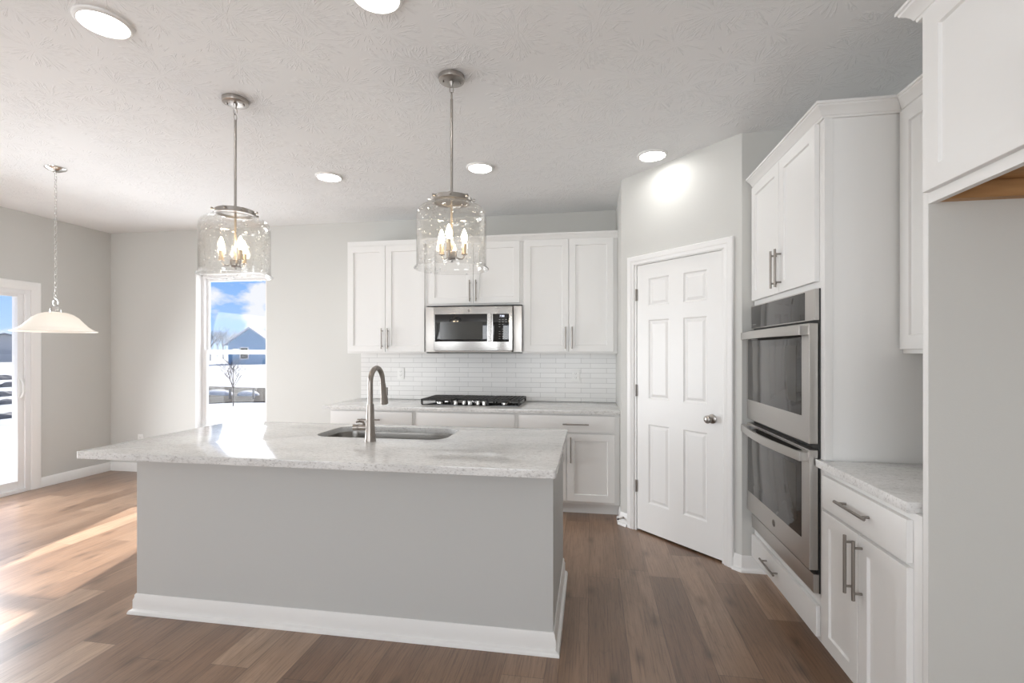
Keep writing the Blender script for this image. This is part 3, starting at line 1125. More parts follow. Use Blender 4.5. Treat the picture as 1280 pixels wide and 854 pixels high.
for (p, q, lab) in ((-1.5465, -1.4545, 'stainless filler strip between the microwave and the left wall cabinet'), (-0.7025, -0.6235, 'stainless filler strip between the microwave keypad and the right wall cabinet')):
    g = G()
    g.box(p, q, YU - 0.035, YU + 0.25, 1.372, 1.797, 0.002)
    o = part('filler_strip', g, M['steel_y'])
    tag(o, lab, 'filler strip', 'stainless filler strips beside the microwave')

# ------------------------------------------------------------------ back base cabinets
YBF = 4.07
FBK = frame((0, YBF, 0), (1, 0, 0), (0, -1, 0))
CT0, CT1 = 0.850, 0.884
GRP_B = 'white base cabinets along the back wall'
def base(x0, x1, label, left_end=False, right_end=False):
    c = thing('base_cabinet', label, 'cabinet', ((x0 + x1) / 2, 4.4, 0), GRP_B)
    part('carcass', G().box(x0 + 0.0006, x1 - 0.0006, YBF, YB - 0.012, 0.10, CT0 - 0.001, 0.0015), M['white'], c)
    part('toe_kick', G().box(x0 + 0.001, x1 - 0.001, YBF + 0.07, YBF + 0.085, 0.0, 0.0995), M['white'], c)
    return c
bL = base(-2.345, -1.535, 'white base cabinet left of the cooktop, behind the tall faucet')
bM = base(-1.535, -0.612, 'white base cabinet under the gas cooktop with a plain false drawer front')
bR = base(-0.612, 0.241, 'white base cabinet with drawer and two doors beside the pantry wall')
d = slab('drawer', FBK, -2.330, -1.556, 0.700, 0.838, bL)
pull(FBK, -1.95, 0.768, False, d, 0.21)
for p, q, ha in ((-2.330, -1.945, -1.973), (-1.941, -1.556, -1.913)):
    d = shaker('door', FBK, p, q, 0.122, 0.686, bL)
    pull(FBK, ha, 0.56, True, d, 0.21)
slab('false_drawer_front', FBK, -1.508, -0.640, 0.700, 0.838, bM)
for p, q, ha in ((-1.508, -1.076, -1.104), (-1.072, -0.640, -1.044)):
    d = shaker('door', FBK, p, q, 0.122, 0.686, bM)
    pull(FBK, ha, 0.56, True, d, 0.21)
d = slab('drawer', FBK, -0.592, 0.200, 0.700, 0.838, bR)
pull(FBK, -0.12, 0.768, False, d, 0.215)
for p, q, ha in ((-0.592, -0.199, -0.230), (-0.195, 0.200, -0.162)):
    d = shaker('door', FBK, p, q, 0.122, 0.686, bR)
    pull(FBK, ha, 0.555, True, d, 0.215)
ct = part('countertop', G().box(-2.41, 0.2422, 4.045, YB - 0.0115, CT0, CT1, 0.004), M['quartz'])
tag(ct, 'speckled light quartz countertop along the back wall under the tile', 'countertop')

# outlets on the tile
def outlet(x, y, z, label, group):
    c = thing('electrical_outlet', label, 'outlet', (x, y, z), group)
    part('cover_plate', G().box(x - 0.036, x + 0.036, y - 0.006, y, z - 0.058, z + 0.058, 0.003), M['plastic'], c)
    for dz in (-0.020, 0.020):
        g = G()
        g.lathe([(0, -0.0072), (0.0165, -0.0072), (0.0172, -0.0055), (0.0172, -0.004)], (x, y, z + dz), 20, axis='y')
        s = part('socket', g, M['plastic'], c)
        g = G()
        g.box(x - 0.0075, x - 0.0055, y - 0.0078, y - 0.006, z + dz - 0.003, z + dz + 0.006)
        g.box(x + 0.0055, x + 0.0075, y - 0.0078, y - 0.006, z + dz - 0.003, z + dz + 0.006)
        g.box(x - 0.0015, x + 0.0015, y - 0.0078, y - 0.006, z + dz - 0.010, z + dz - 0.007)
        part('slots', g, M['darkslot'], s)
    return c
GO = 'white electrical outlets'
outlet(-1.943, YB - 0.0115, 1.148, 'white outlet on the tile between the faucet and the cooktop', GO)
outlet(-0.141, YB - 0.0115, 1.139, 'white outlet on the tile right of the cooktop', GO)
outlet(-5.085, YB - 0.0003, 0.372, 'white outlet low on the grey back wall peeking above the island left corner', GO)

# ------------------------------------------------------------------ cooktop
CKX0, CKX1, CKY0, CKY1 = -1.545, -0.622, 4.235, 4.690
ck = thing('gas_cooktop', 'black five burner gas cooktop with cast iron grates in the back counter', 'cooktop', (-1.085, 4.46, CT1))
part('cooktop_pan', G().box(CKX0 + 0.01, CKX1 - 0.01, CKY0, CKY1, CT1, CT1 + 0.007, 0.003), M['blackglass'], ck)
zb = CT1 + 0.007
gw = (CKX1 - CKX0 - 0.02) / 3
for k in range(3):
    g = G()
    x0 = CKX0 + k * (gw + 0.01)
    x1 = x0 + gw
    y0 = CKY0 + (0.012 if k != 1 else 0.105)
    y1 = CKY1 - 0.012
    zt = zb + 0.048
    bw = 0.014
    bh = 0.016
    g.box(x0, x1, y0, y0 + bw, zt - bh, zt, 0.003)
    g.box(x0, x1, y1 - bw, y1, zt - bh, zt, 0.003)
    g.box(x0, x0 + bw, y0, y1, zt - bh, zt, 0.003)
    g.box(x1 - bw, x1, y0, y1, zt - bh, zt, 0.003)
    g.box(x0, x1, (y0 + y1) / 2 - bw / 2, (y0 + y1) / 2 + bw / 2, zt - bh, zt, 0.003)
    for q in (1, 2, 3, 4, 5, 6, 7):
        xm = x0 + gw * q / 8
        g.box(xm - 0.006, xm + 0.006, y0 + 0.002, y1 - 0.002, zt - bh + 0.001, zt + 0.001, 0.002)
    for q in (0.2, 0.35, 0.65, 0.8):
        ym_ = y0 + (y1 - y0) * q
        g.box(x0 + 0.002, x1 - 0.002, ym_ - 0.005, ym_ + 0.005, zt - bh + 0.002, zt - 0.001, 0.002)
    for px in (x0, x1 - 0.016):
        for py in (y0, y1 - 0.016):
            g.box(px, px + 0.016, py, py + 0.016, zb, zt - 0.004, 0.002)
    part('grate', g, M['iron'], ck)
for bx, by, r in ((-1.39, 4.35, 0.040), (-1.39, 4.58, 0.034), (-1.085, 4.52, 0.052), (-0.78, 4.35, 0.034), (-0.78, 4.58, 0.040)):
    g = G().lathe([(0, 0.018), (r * 0.95, 0.018), (r, 0.014), (r, 0.010), (r * 0.8, 0.009), (r * 0.8, 0.0), (0, 0)], (bx, by, zb), 24)
    part('burner', g, M['chrome'], ck)
for kx_, ky_ in ((-1.222, 4.270), (-1.150, 4.300), (-1.085, 4.270), (-1.018, 4.300), (-0.950, 4.270)):
    g = G().lathe([(0, 0.032), (0.016, 0.032), (0.0185, 0.029), (0.0195, 0.006), (0.022, 0.004), (0.022, 0.0), (0, 0)], (kx_, ky_, zb), 20)
    part('knob', g, M['chrome'], ck)

# ------------------------------------------------------------------ island
IX0, IX1, IY0, IY1 = -2.362, -0.167, 2.186, 3.005
isl = thing('kitchen_island', 'grey painted kitchen island body with white baseboard', 'island', ((IX0 + IX1) / 2, (IY0 + IY1) / 2, 0))
g = G()
g.box(IX0, IX1, IY0, IY0 + 0.03, 0, CT0 - 0.001)
g.box(IX0, IX0 + 0.03, IY0 + 0.03, IY1 - 0.02, 0, CT0 - 0.001)
g.box(IX1 - 0.03, IX1, IY0 + 0.03, IY1 - 0.02, 0, CT0 - 0.001)
part('painted_panel', g, M['island'], isl)
part('cabinet_back', G().box(IX0 + 0.031, IX1 - 0.031, IY1 - 0.03, IY1 - 0.01, 0.10, CT0 - 0.001), M['white'], isl)
FI = frame((0, IY1 - 0.01, 0), (1, 0, 0), (0, 1, 0))
iw = (IX1 - IX0 - 0.08) / 4
for k in range(4):
    a = IX0 + 0.04 + k * iw
    d = shaker('door', FI, a + 0.004, a + iw - 0.004, 0.115, CT0 - 0.02, isl)
    pull(FI, a + (iw - 0.035 if k % 2 == 0 else 0.035), 0.66, True, d)
part('toe_kick', G().box(IX0 + 0.031, IX1 - 0.031, IY1 - 0.10, IY1 - 0.085, 0, 0.0995), M['white'], isl)
g = G().sweep([(IX1, IY1 - 0.02), (IX1, IY0), (IX0, IY0), (IX0, IY1 - 0.02)], [(-o, h) for o, h in SHOE], fl)
part('baseboard', g, M['trim'], isl)

# countertop with an undermount sink opening
IC = (-2.482, -0.141, 1.975, 3.037)
def rrect(x0, x1, y0, y1, r, n=8):
    p = []
    for cx, cy, a0 in ((x1 - r, y1 - r, 0), (x0 + r, y1 - r, 90), (x0 + r, y0 + r, 180), (x1 - r, y0 + r, 270)):
        for k in range(n + 1):
            a = math.radians(a0 + 90 * k / n)
            p.append((cx + r * math.cos(a), cy + r * math.sin(a)))
    return p
SK = rrect(-1.600, -0.800, 2.555, 2.955, 0.105)
def slab_hole(outer, inner, z0, z1, r=0.004):
    b = bmesh.new()
    def loop(pts, z):
        vs = [b.verts.new((p[0], p[1], z)) for p in pts]
        return vs, [b.edges.new((vs[i], vs[(i + 1) % len(vs)])) for i in range(len(vs))]
    eps = []
    for z in (z0, z1):
        vo, eo = loop(outer, z)
        vi, ei = loop(inner, z)
        bmesh.ops.triangle_fill(b, use_beauty=True, use_dissolve=False, edges=eo + ei)
        eps.append((vo, vi))
    for q in (0, 1):
        A, B = eps[0][q], eps[1][q]
        n = len(A)
        for i in range(n):
            b.faces.new([A[i], A[(i + 1) % n], B[(i + 1) % n], B[i]])
    bmesh.ops.recalc_face_normals(b, faces=b.faces[:])
    es = [e for e in b.edges if len(e.link_faces) == 2 and e.calc_face_angle(0) > 1.0]
    bmesh.ops.bevel(b, geom=es, offset=r, segments=2, profile=0.7, affect='EDGES', clamp_overlap=True)
    g = G()
    g.add(b)
    return g
outer = rrect(IC[0], IC[1], IC[2], IC[3], 0.012, 4)
io = part('countertop', slab_hole(outer, SK, CT0 + 0.001, CT1 + 0.001), M['quartz'])
tag(io, 'large speckled light quartz slab with a sink opening on the grey island', 'countertop')

# sink bowl
sk = thing('kitchen_sink', 'stainless undermount sink set in the island countertop', 'sink', (-1.2, 2.755, CT0 - 0.2))
g = G()
lv = [(0.0, CT0 - 0.001, 0.012), (0.0, CT0 - 0.001, 0.002), (0.0, CT0 - 0.012, 0.0), (0.0, CT0 - 0.17, -0.004), (0.0, CT0 - 0.195, -0.016), (0.0, CT0 - 0.205, -0.045)]
b = bmesh.new()
rings = []
for _, z, o in lv:
    rr = rrect(-1.600 - o, -0.800 + o, 2.555 - o, 2.955 + o, max(0.02, 0.105 + o))
    rings.append([b.verts.new((p[0], p[1], z)) for p in rr])
for A, B in zip(rings, rings[1:]):
    n = len(A)
    for i in range(n):
        b.faces.new([A[i], A[(i + 1) % n], B[(i + 1) % n], B[i]])
b.faces.new(rings[-1])
bmesh.ops.recalc_face_normals(b, faces=b.faces[:])
g.add(b)
bowl = part('basin', g, M['sink'], sk)
so_ = bowl.modifiers.new('thickness', 'SOLIDIFY')
so_.thickness = 0.0015
so_.offset = 1
part('drain', G().lathe([(0, 0.002), (0.030, 0.002), (0.042, 0.004), (0.045, 0.001), (0.045, -0.002), (0, -0.002)], (-1.2, 2.78, CT0 - 0.2035), 28), M['chrome'], sk)

# faucet
FX, FY = -1.186, 2.466
ZC = CT1 + 0.001
fc = thing('kitchen_faucet', 'tall gooseneck pull down faucet standing at the island sink', 'faucet', (FX, FY, ZC))
part('body', G().lathe([(0, 0), (0.031, 0), (0.031, 0.004), (0.029, 0.012), (0.026, 0.06), (0.0215, 0.13), (0.0195, 0.19), (0.0185, 0.203), (0, 0.203)], (FX, FY, ZC), 32), M['faucetmetal'], fc)
pts = [(FX, FY, ZC + 0.2)]
R_ = 0.078
top = ZC + 0.410 - R_ - 0.014
pts.append((FX, FY, top - 0.05))
for k in range(0, 17):
    a = PI - k * (PI + 0.12 - 0.0) / 16 * 0.93
    pts.append((FX, FY + R_ + R_ * math.cos(a), top + R_ * math.sin(a)))
last = Vector(pts[-1])
dirv = (last - Vector(pts[-2])).normalized()
pts.append(tuple(last + dirv * 0.02))
part('spout', G().tube(pts, 0.0145, 18), M['faucetmetal'], fc)
p0 = last + dirv * 0.021
p1 = p0 + dirv * 0.125
sh = part('spray_head', G().tube([p0, p0 + dirv * 0.012, p0 + dirv * 0.045, p0 + dirv * 0.10, p1 - dirv * 0.004, p1], [0.0155, 0.0165, 0.0175, 0.0215, 0.0225, 0.019], 20), M['faucetmetal'], fc)
g = G()
bc = p0 + dirv * 0.05 + Vector((0.018, 0.006, 0))
g.box(bc.x - 0.004, bc.x + 0.004, bc.y - 0.008, bc.y + 0.008, bc.z - 0.024, bc.z + 0.024, 0.003)
part('spray_button', g, M['hinge'], sh)
hz = ZC + 0.074
g = G().tube([(FX - 0.015, FY, hz), (FX - 0.060, FY, hz), (FX - 0.062, FY, hz), (FX - 0.070, FY, hz)], [0.0165, 0.0165, 0.0135, 0.0135], 20)
g.tube([(FX - 0.068, FY, hz), (FX - 0.098, FY, hz - 0.002)], [0.0165, 0.0160], 20)
hd = part('handle_hub', g, M['faucetmetal'], fc)
g = G().tube([(FX - 0.035, FY, hz + 0.015), (FX - 0.040, FY - 0.004, hz + 0.03), (FX - 0.052, FY - 0.02, hz + 0.036), (FX - 0.064, FY - 0.04, hz + 0.033)], [0.006, 0.0065, 0.006, 0.005], 12)
part('lever', g, M['faucetmetal'], hd)

# ------------------------------------------------------------------ right side: oven tower
XU = 1.312
XF = 1.005
FR = frame((XF, 0, 0), (0, 1, 0), (-1, 0, 0))
OY0, OY1 = 2.287, 3.188
RT = 2.397
oc = thing('oven_cabinet', 'tall white cabinet tower holding the double wall oven', 'cabinet', (1.33, (OY0 + OY1) / 2, 0))
g = G()
OZ0, OZ1 = 0.300, 1.655       # oven opening
ya, yb_ = OY0 + 0.032, OY1 - 0.012
g.box(XF, XR - 0.001, OY0, ya, 0.10, RT, 0.0015)
g.box(XF, XR - 0.001, yb_, OY1, 0.10, RT, 0.0015)
g.box(XF, XR - 0.001, ya, yb_, OZ1, RT)
g.box(XF, XR - 0.001, ya, yb_, 0.10, OZ0)
part('carcass', g, M['white'], oc)
part('toe_kick', G().box(XF + 0.07, XF + 0.085, OY0 + 0.001, OY1, 0, 0.0995), M['white'], oc)
part('end_stile', G().box(XF, XF + 0.032, OY0 - 0.006, OY0 - 0.0003, 0.902, RT, 0.0015), M['white'], oc)
d1 = shaker('door', FR, 2.745, OY1 - 0.010, 1.685, RT - 0.012, oc)
d2 = shaker('door', FR, OY0 + 0.042, 2.741, 1.685, RT - 0.012, oc)
pull(FR, 2.773, 1.812, True, d1)
pull(FR, 2.713, 1.812, True, d2)
d = slab('drawer', FR, OY0 + 0.030, OY1 - 0.008, 0.112, 0.248, oc)
pull(FR, 2.84, 0.188, False, d, 0.21)
crown([(XF, OY1 - 0.0), (XF, OY0), (XU - 0.0005, OY0)], RT - 0.010, oc, cope1=True)

# double wall oven
ov = thing('double_oven', 'stainless double wall oven with dark glass doors and bar handles', 'oven', (1.3, 2.75, OZ0))
oy0, oy1 = OY0 + 0.030, OY1 - 0.010
part('chassis', G().box(XF + 0.004, XF + 0.52, ya + 0.002, yb_ - 0.002, OZ0 + 0.002, OZ1 - 0.002), M['blackplastic'], ov)
part('side_trim', G(FR).box(oy0, oy1, -0.0035, 0.006, OZ0 + 0.001, OZ1 - 0.001, 0.001), M['blackplastic'], ov)
g = G(FR).box(oy0 + 0.001, oy1 - 0.001, 0.006, 0.022, 1.513, OZ1 - 0.002, 0.002)
cp = part('control_panel', g, M['steel_y'], ov)
part('control_glass', G(FR).box(oy0 + 0.105, oy1 - 0.012, 0.0215, 0.0235, 1.518, OZ1 - 0.008, 0.0008), M['ovenglass'], cp)
g = G(FR)
for k in range(4):
    g.box(oy1 - 0.09 + k * 0.014, oy1 - 0.08 + k * 0.014, 0.0233, 0.0240, 1.535, 1.5385)
part('panel_print', g, M['mark'], cp)
def oven_door(z0, z1, badge):
    g = G(FR)
    g.box(oy0 + 0.004, oy1 - 0.001, 0.008, 0.046, z0, z1, 0.005, 3)
    o = part('oven_door', g, M['steel_y'], ov)
    gz0, gz1 = z0 + 0.118, z1 - 0.012
    w = part('door_glass', G(FR).box(oy0 + 0.082, oy1 - 0.022, 0.0455, 0.0475, gz0, gz1, 0.001), M['ovenglass'], o)
    part('oven_window', G(FR).box(oy0 + 0.135, oy1 - 0.085, 0.0470, 0.0482, gz0 + 0.055, gz1 - 0.085, 0.0004), M['ovenwindow'], w)
    g = G(FR)
    zh = z1 - 0.032
    n = 16
    # flat bar that bows gently outwards
    P0, P1 = oy0 + 0.012, oy1 - 0.004
    V, Fc = [], []
    for k in range(n + 1):
        t_ = k / n
        y = P0 + (P1 - P0) * t_
        bow = 0.072 + 0.030 * math.sin(PI * t_)
        for (db, dz) in ((0, -0.021), (0.012, -0.021), (0.012, 0.021), (0, 0.021)):
            V.append((y, bow + db, zh + dz))
    for k in range(n):
        for j in range(4):
            Fc.append((k * 4 + j, k * 4 + (j + 1) % 4, k * 4 + 4 + (j + 1) % 4, k * 4 + 4 + j))
    Fc += [(0, 1, 2, 3), (n * 4 + 3, n * 4 + 2, n * 4 + 1, n * 4)]
    g.faces(V, Fc, 0.003)
    for y in (P0, P1 - 0.05):
        g.box(y, y + 0.05, 0.045, 0.080, zh - 0.020, zh + 0.020, 0.003)
    part('bar_handle', g, M['steel_y'], o)
    if badge:
        emblem(FR, 2.74, z0 + 0.062, 0.046, 0.019, o)
oven_door(0.962, 1.500, False)
oven_door(0.402, 0.936, True)
part('lower_trim', G(FR).box(oy0 + 0.001, oy1 - 0.04, 0.006, 0.030, OZ0 + 0.004, 0.385, 0.003), M['steel_y'], ov)

# ------------------------------------------------------------------ right base cabinet and its counter
RY0, RY1 = 1.658, 2.2865
rb = thing('base_cabinet', 'white base cabinet with drawer and two doors right of the wall oven', 'cabinet', (1.33, (RY0 + RY1) / 2, 0))
RC0, RC1 = 0.866, 0.900
part('carcass', G().box(XF, XR - 0.001, RY0, RY1, 0.10, RC0 - 0.001, 0.0015), M['white'], rb)
part('toe_kick', G().box(XF + 0.07, XF + 0.085, RY0, RY1, 0, 0.0995), M['white'], rb)
d = slab('drawer', FR, 1.698, 2.262, 0.706, 0.842, rb)
pull(FR, 1.985, 0.778, False, d, 0.21)
d1 = shaker('door', FR, 1.982, 2.262, 0.115, 0.690, rb)
d2 = shaker('door', FR, 1.698, 1.978, 0.115, 0.690, rb)
pull(FR, 2.010, 0.565, True, d1, 0.22)
pull(FR, 1.950, 0.565, True, d2, 0.22)
g = G().prism([(XF - 0.024, 2.312), (XF - 0.024, 1.690), (XR - 0.001, 1.690), (XR - 0.001, 2.279), (XF - 0.0005, 2.279), (XF - 0.0005, 2.312)], RC0, RC1, 0.003)
rc = part('countertop', g, M['quartz'])
tag(rc, 'short speckled quartz countertop between the oven tower and the fridge panel', 'countertop')

# right upper cabinet
XU = 1.312
FRU = frame((XU, 0, 0), (0, 1, 0), (-1, 0, 0))
ru = thing('upper_cabinet', 'white wall cabinet above the short right hand countertop', 'cabinet', (1.5, 1.97, 1.365))
part('carcass', G().box(XU, XR - 0.001, RY0, RY1, 1.365, RT, 0.0015), M['white'], ru)
d1 = shaker('door', FRU, 1.975, 2.274, 1.383, RT - 0.012, ru)
d2 = shaker('door', FRU, 1.670, 1.971, 1.383, RT - 0.012, ru)
pull(FRU, 2.003, 1.51, True, d1)
pull(FRU, 1.943, 1.51, True, d2)
crown([(XU, RY1 - 0.0005), (XU, RY0)], RT - 0.010, ru, cope0=True)

# fridge side panel and the cabinet over the fridge space
FPY0, FPY1 = 1.634, 1.656
fr_ = thing('fridge_cabinet', 'deep white two door cabinet with tall side panel over the empty fridge space', 'cabinet', (1.33, 1.17, 1.815))
part('side_panel', G().box(XF, XR - 0.001, FPY0, FPY1, 0, RT - 0.0085, 0.001), M['white'], fr_)
o = part('grey_inner_face', G().box(XF + 0.001, XR - 0.002, FPY0 - 0.003, FPY0 - 0.0002, 0.0, 1.838), M['wall'], fr_)  # thin grey sheet in the wall colour over the white panel
o['label'] = 'grey inner face'
g = G()
fy_0, fy_1 = 0.70, FPY0 - 0.0008
g.box(XF, XF + 0.02, fy_0, fy_1, 1.818, RT)
g.box(XF + 0.02, XR - 0.001, fy_1 - 0.016, fy_1, 1.872, RT)
g.box(XF + 0.02, XR - 0.001, fy_0, fy_0 + 0.016, 1.842, RT)
g.box(XF + 0.02, XR - 0.001, fy_0 + 0.016, fy_1 - 0.016, RT - 0.016, RT)
part('carcass', g, M['white'], fr_)
part('bottom_board', G().box(XF + 0.021, XR - 0.002, fy_0 + 0.017, fy_1 - 0.017, 1.872, 1.884), M['plywood'], fr_)
part('hanging_cleat', G().box(XF + 0.021, XR - 0.002, fy_1 - 0.034, fy_1 - 0.0005, 1.822, 1.871), M['plywood'], fr_)
d1 = shaker('door', FR, 1.175, 1.626, 1.850, RT - 0.012, fr_, st=0.066)
d2 = shaker('door', FR, 0.710, 1.171, 1.850, RT - 0.012, fr_, st=0.066)
pull(FR, 1.205, 1.97, True, d1)
pull(FR, 1.141, 1.97, True, d2)
crown([(XU - 0.053, FPY1 + 0.001), (XF, FPY1 + 0.001), (XF, fy_0)], RT - 0.008, fr_, flip=False)

# ------------------------------------------------------------------ door stop
ds = thing('door_stop', 'small spring door stop on the baseboard by the pantry door', 'door stop', (0.235, 3.97, 0.06))
dsF = lambda p: p
q0 = Vector((PA.x + PD.x * 0.035, PA.y + PD.y * 0.035, 0.062)) + Vector((PN.x, PN.y, 0)) * 0.0135
dn = Vector((PN.x, PN.y, 0)).normalized()
su = Vector((PD.x, PD.y, 0))
coil = [q0 + dn * (0.004 + 0.052 * k / 70) + su * (0.005 * math.cos(k * 0.9)) + Vector((0, 0, 0.005 * math.sin(k * 0.9))) for k in range(71)]
part('spring', G().tube(coil, 0.0013, 6), M['nickel'], ds)
part('mount', G().tube([q0, q0 + dn * 0.006], 0.009, 12), M['nickel'], ds)
part('rubber_tip', G().tube([q0 + dn * 0.056, q0 + dn * 0.066], 0.006, 12), M['blackplastic'], ds)

# ------------------------------------------------------------------ ceiling lights
def ceiling_light(x, y, label):
    c = thing('ceiling_light', label, 'ceiling light', (x, y, CE), 'flush round LED ceiling lights')
    part('trim_ring', G().lathe([(0.084, -0.010), (0.087, -0.014), (0.094, -0.0135), (0.101, -0.008), (0.103, -0.0003), (0.084, -0.0003)], (x, y, CE), 48, closed=True), M['trim'], c)
    part('diffuser', G().lathe([(0, -0.012), (0.070, -0.012), (0.0835, -0.0095), (0.0835, -0.002), (0, -0.002)], (x, y, CE), 48), M['led'], c)
    return c
for x, y, l in ((-1.997, 1.70, 'round flat ceiling light in the upper left of the photo, largest in view'),
                (-0.81, 1.735, 'round flat ceiling light cut off by the top edge of the photo'),
                (-2.015, 3.477, 'round flat ceiling light between the two glass pendants, toward the back wall'),
                (-0.808, 3.485, 'round flat ceiling light just right of the right glass pendant rod'),
                (0.426, 3.46, 'round flat ceiling light in front of the diagonal pantry wall')):
    ceiling_light(x, y, l)

# ------------------------------------------------------------------ glass pendants over the island
def link_chain(g, x, y, z_top, n, pitch, rx, r):
    for k in range(n):
        zc = z_top - pitch * (k + 0.5)
        pts = []
        for j in range(16):
            a = 2 * PI * j / 16
            u = rx * math.cos(a)
            v = (pitch * 0.5 + r * 1.2) * math.sin(a)
            pts.append((x + (u if k % 2 == 0 else 0), y + (0 if k % 2 == 0 else u), zc + v))
        g.tube(pts, r, 6, loop=True)
def pendant(x, y, rot, label):
    p = thing('glass_pendant', label, 'pendant light', (x, y, CE), 'seeded glass pendants over the island')
    cz = CE
    can = part('canopy', G().lathe([(0, -0.024), (0.058, -0.024), (0.064, -0.021), (0.0655, -0.016), (0.0655, -0.0003), (0, -0.0003)], (x, y, cz), 40), M['nickel'], p)
    for s in (-1, 1):
        g = G().lathe([(0, -0.032), (0.004, -0.031), (0.005, -0.027), (0.005, -0.0235), (0, -0.0235)], (x + s * 0.042 * math.cos(0.35), y + s * 0.042 * math.sin(0.35), cz), 12)
        part('cap_nut', g, M['hinge'], can)
    g = G().lathe([(0, -0.052), (0.004, -0.052), (0.006, -0.04), (0.010, -0.032), (0.011, -0.0245), (0, -0.0245)], (x, y, cz), 16)
    link_chain(g, x, y, cz - 0.046, 2, 0.034, 0.0095, 0.0022)
    part('hanging_loop', g, M['nickel'], p)
    zcap = 2.128
    part('rod', G().tube([(x, y, cz - 0.112), (x, y, zcap + 0.01)], 0.0068, 14), M['nickel'], p)
    g = G().lathe([(0, 0.034), (0.013, 0.034), (0.016, 0.018), (0.022, 0.014), (0.096, 0.012), (0.100, 0.009), (0.100, -0.010), (0.097, -0.013), (0.088, -0.013), (0.086, -0.004), (0, -0.004)], (x, y, zcap), 40)
    cap = part('glass_holder', g, M['nickel'], p)
    for k in range(8):
        a = 2 * PI * k / 8 + 0.2
        d_ = Vector((math.cos(a), math.sin(a), 0))
        c0 = Vector((x, y, zcap + 0.001))
        part('thumb_screw', G().tube([c0 + d_ * 0.099, c0 + d_ * 0.106, c0 + d_ * 0.107, c0 + d_ * 0.118], [0.0035, 0.0035, 0.0065, 0.0065], 10), M['nickel'], cap)
    # glass shade
    z0 = 1.785
    prof = [(0.186, z0), (0.183, z0 + 0.006), (0.175, z0 + 0.014), (0.1735, z0 + 0.03), (0.1735, 2.040), (0.1715, 2.058), (0.164, 2.075), (0.149, 2.089), (0.126, 2.100), (0.104, 2.107), (0.093, 2.110), (0.089, 2.113)]
    inner = [(r - 0.004, z - (0.002 if z > 2.03 else 0)) for r, z in prof]
    part('glass_shade', G().lathe(prof + inner[::-1], (x, y, 0), 64, closed=True), M['seeded'], p, sharp=60)
    # candelabra
    part('stem', G().tube([(x, y, zcap - 0.003), (x, y, 1.87)], 0.0055, 12), M['candle'], p)
    hubp = part('hub', G().lathe([(0, 0.030), (0.010, 0.030), (0.024, 0.026), (0.026, 0.022), (0.026, -0.006), (0.022, -0.012), (0.008, -0.016), (0.006, -0.024), (0, -0.026)], (x, y, 1.845), 28), M['nickel'], p)
    for k in range(3):
        a = math.radians(rot + 120 * k)
        d_ = Vector((math.cos(a), math.sin(a), 0))
        c0 = Vector((x, y, 1.846))
        arm = [c0 + d_ * 0.024, c0 + d_ * 0.040 + Vector((0, 0, -0.008)), c0 + d_ * 0.056 + Vector((0, 0, -0.006)), c0 + d_ * 0.065 + Vector((0, 0, 0.006)), c0 + d_ * 0.067 + Vector((0, 0, 0.022))]
        ar = part('arm', G().tube(arm, 0.004, 10), M['nickel'], p)
        e = c0 + d_ * 0.067 + Vector((0, 0, 0.018))
        part('candle_sleeve', G().lathe([(0, 0), (0.016, 0), (0.016, 0.003), (0.0115, 0.005), (0.0115, 0.055), (0, 0.055)], tuple(e), 18), M['candle'], ar)
        part('bulb', G().lathe([(0, 0.055), (0.008, 0.056), (0.011, 0.064), (0.0155, 0.080), (0.0150, 0.092), (0.010, 0.110), (0.004, 0.124), (0, 0.130)], tuple(e), 18), M['bulb'], ar)
    return p
pendant(-1.905, 2.338, 90, 'left clear glass pendant over the island, in front of the window')
pendant(-0.683, 2.318, 155, 'right clear glass pendant over the island, in front of the microwave cabinets')

# ------------------------------------------------------------------ dining pendant
DX, DYY = -3.935, 2.99
dp = thing('dome_pendant', 'white frosted dome pendant on a chain over the dining area', 'pendant light', (DX, DYY, CE))
part('canopy', G().lathe([(0, -0.030), (0.020, -0.030), (0.038, -0.022), (0.056, -0.014), (0.064, -0.006), (0.065, -0.0003), (0, -0.0003)], (DX, DYY, CE), 36), M['chrome'], dp)
g = G()
nl = 31
pit = (CE - 0.030 - 1.765) / nl
link_chain(g, DX, DYY, CE - 0.030, nl, pit, 0.0085, 0.0020)
part('chain', g, M['chrome'], dp)
g = G()
g.tube([(DX + 0.022 * math.cos(2 * PI * k / 24), DYY, 1.742 + 0.026 * math.sin(2 * PI * k / 24)) for k in range(24)], 0.0032, 8, loop=True)
part('loop', g, M['chrome'], dp)
part('fitter', G().lathe([(0, 0.05), (0.008, 0.05), (0.012, 0.042), (0.026, 0.036), (0.031, 0.028), (0.034, 0.002), (0.034, 0), (0, 0)], (DX, DYY, 1.668), 28), M['chrome'], dp)
prof = [(0.030, 1.668), (0.062, 1.664), (0.098, 1.650), (0.130, 1.626), (0.158, 1.592), (0.185, 1.560), (0.212, 1.538), (0.240, 1.527), (0.243, 1.524)]
inner = [(r, z - 0.005) for r, z in prof]
inner[-1] = (0.240, 1.521)
part('glass_shade', G().lathe(prof + inner[::-1], (DX, DYY, 0), 56, closed=True), M['frosted'], dp, sharp=70)
part('bulb', G().lathe([(0, 0.08), (0.013, 0.078), (0.014, 0.055), (0.026, 0.03), (0.028, 0.012), (0.020, -0.006), (0, -0.014)], (DX, DYY, 1.586), 20), emit('dome_bulb_glow', (1.0, 0.96, 0.91), 8.0), dp)

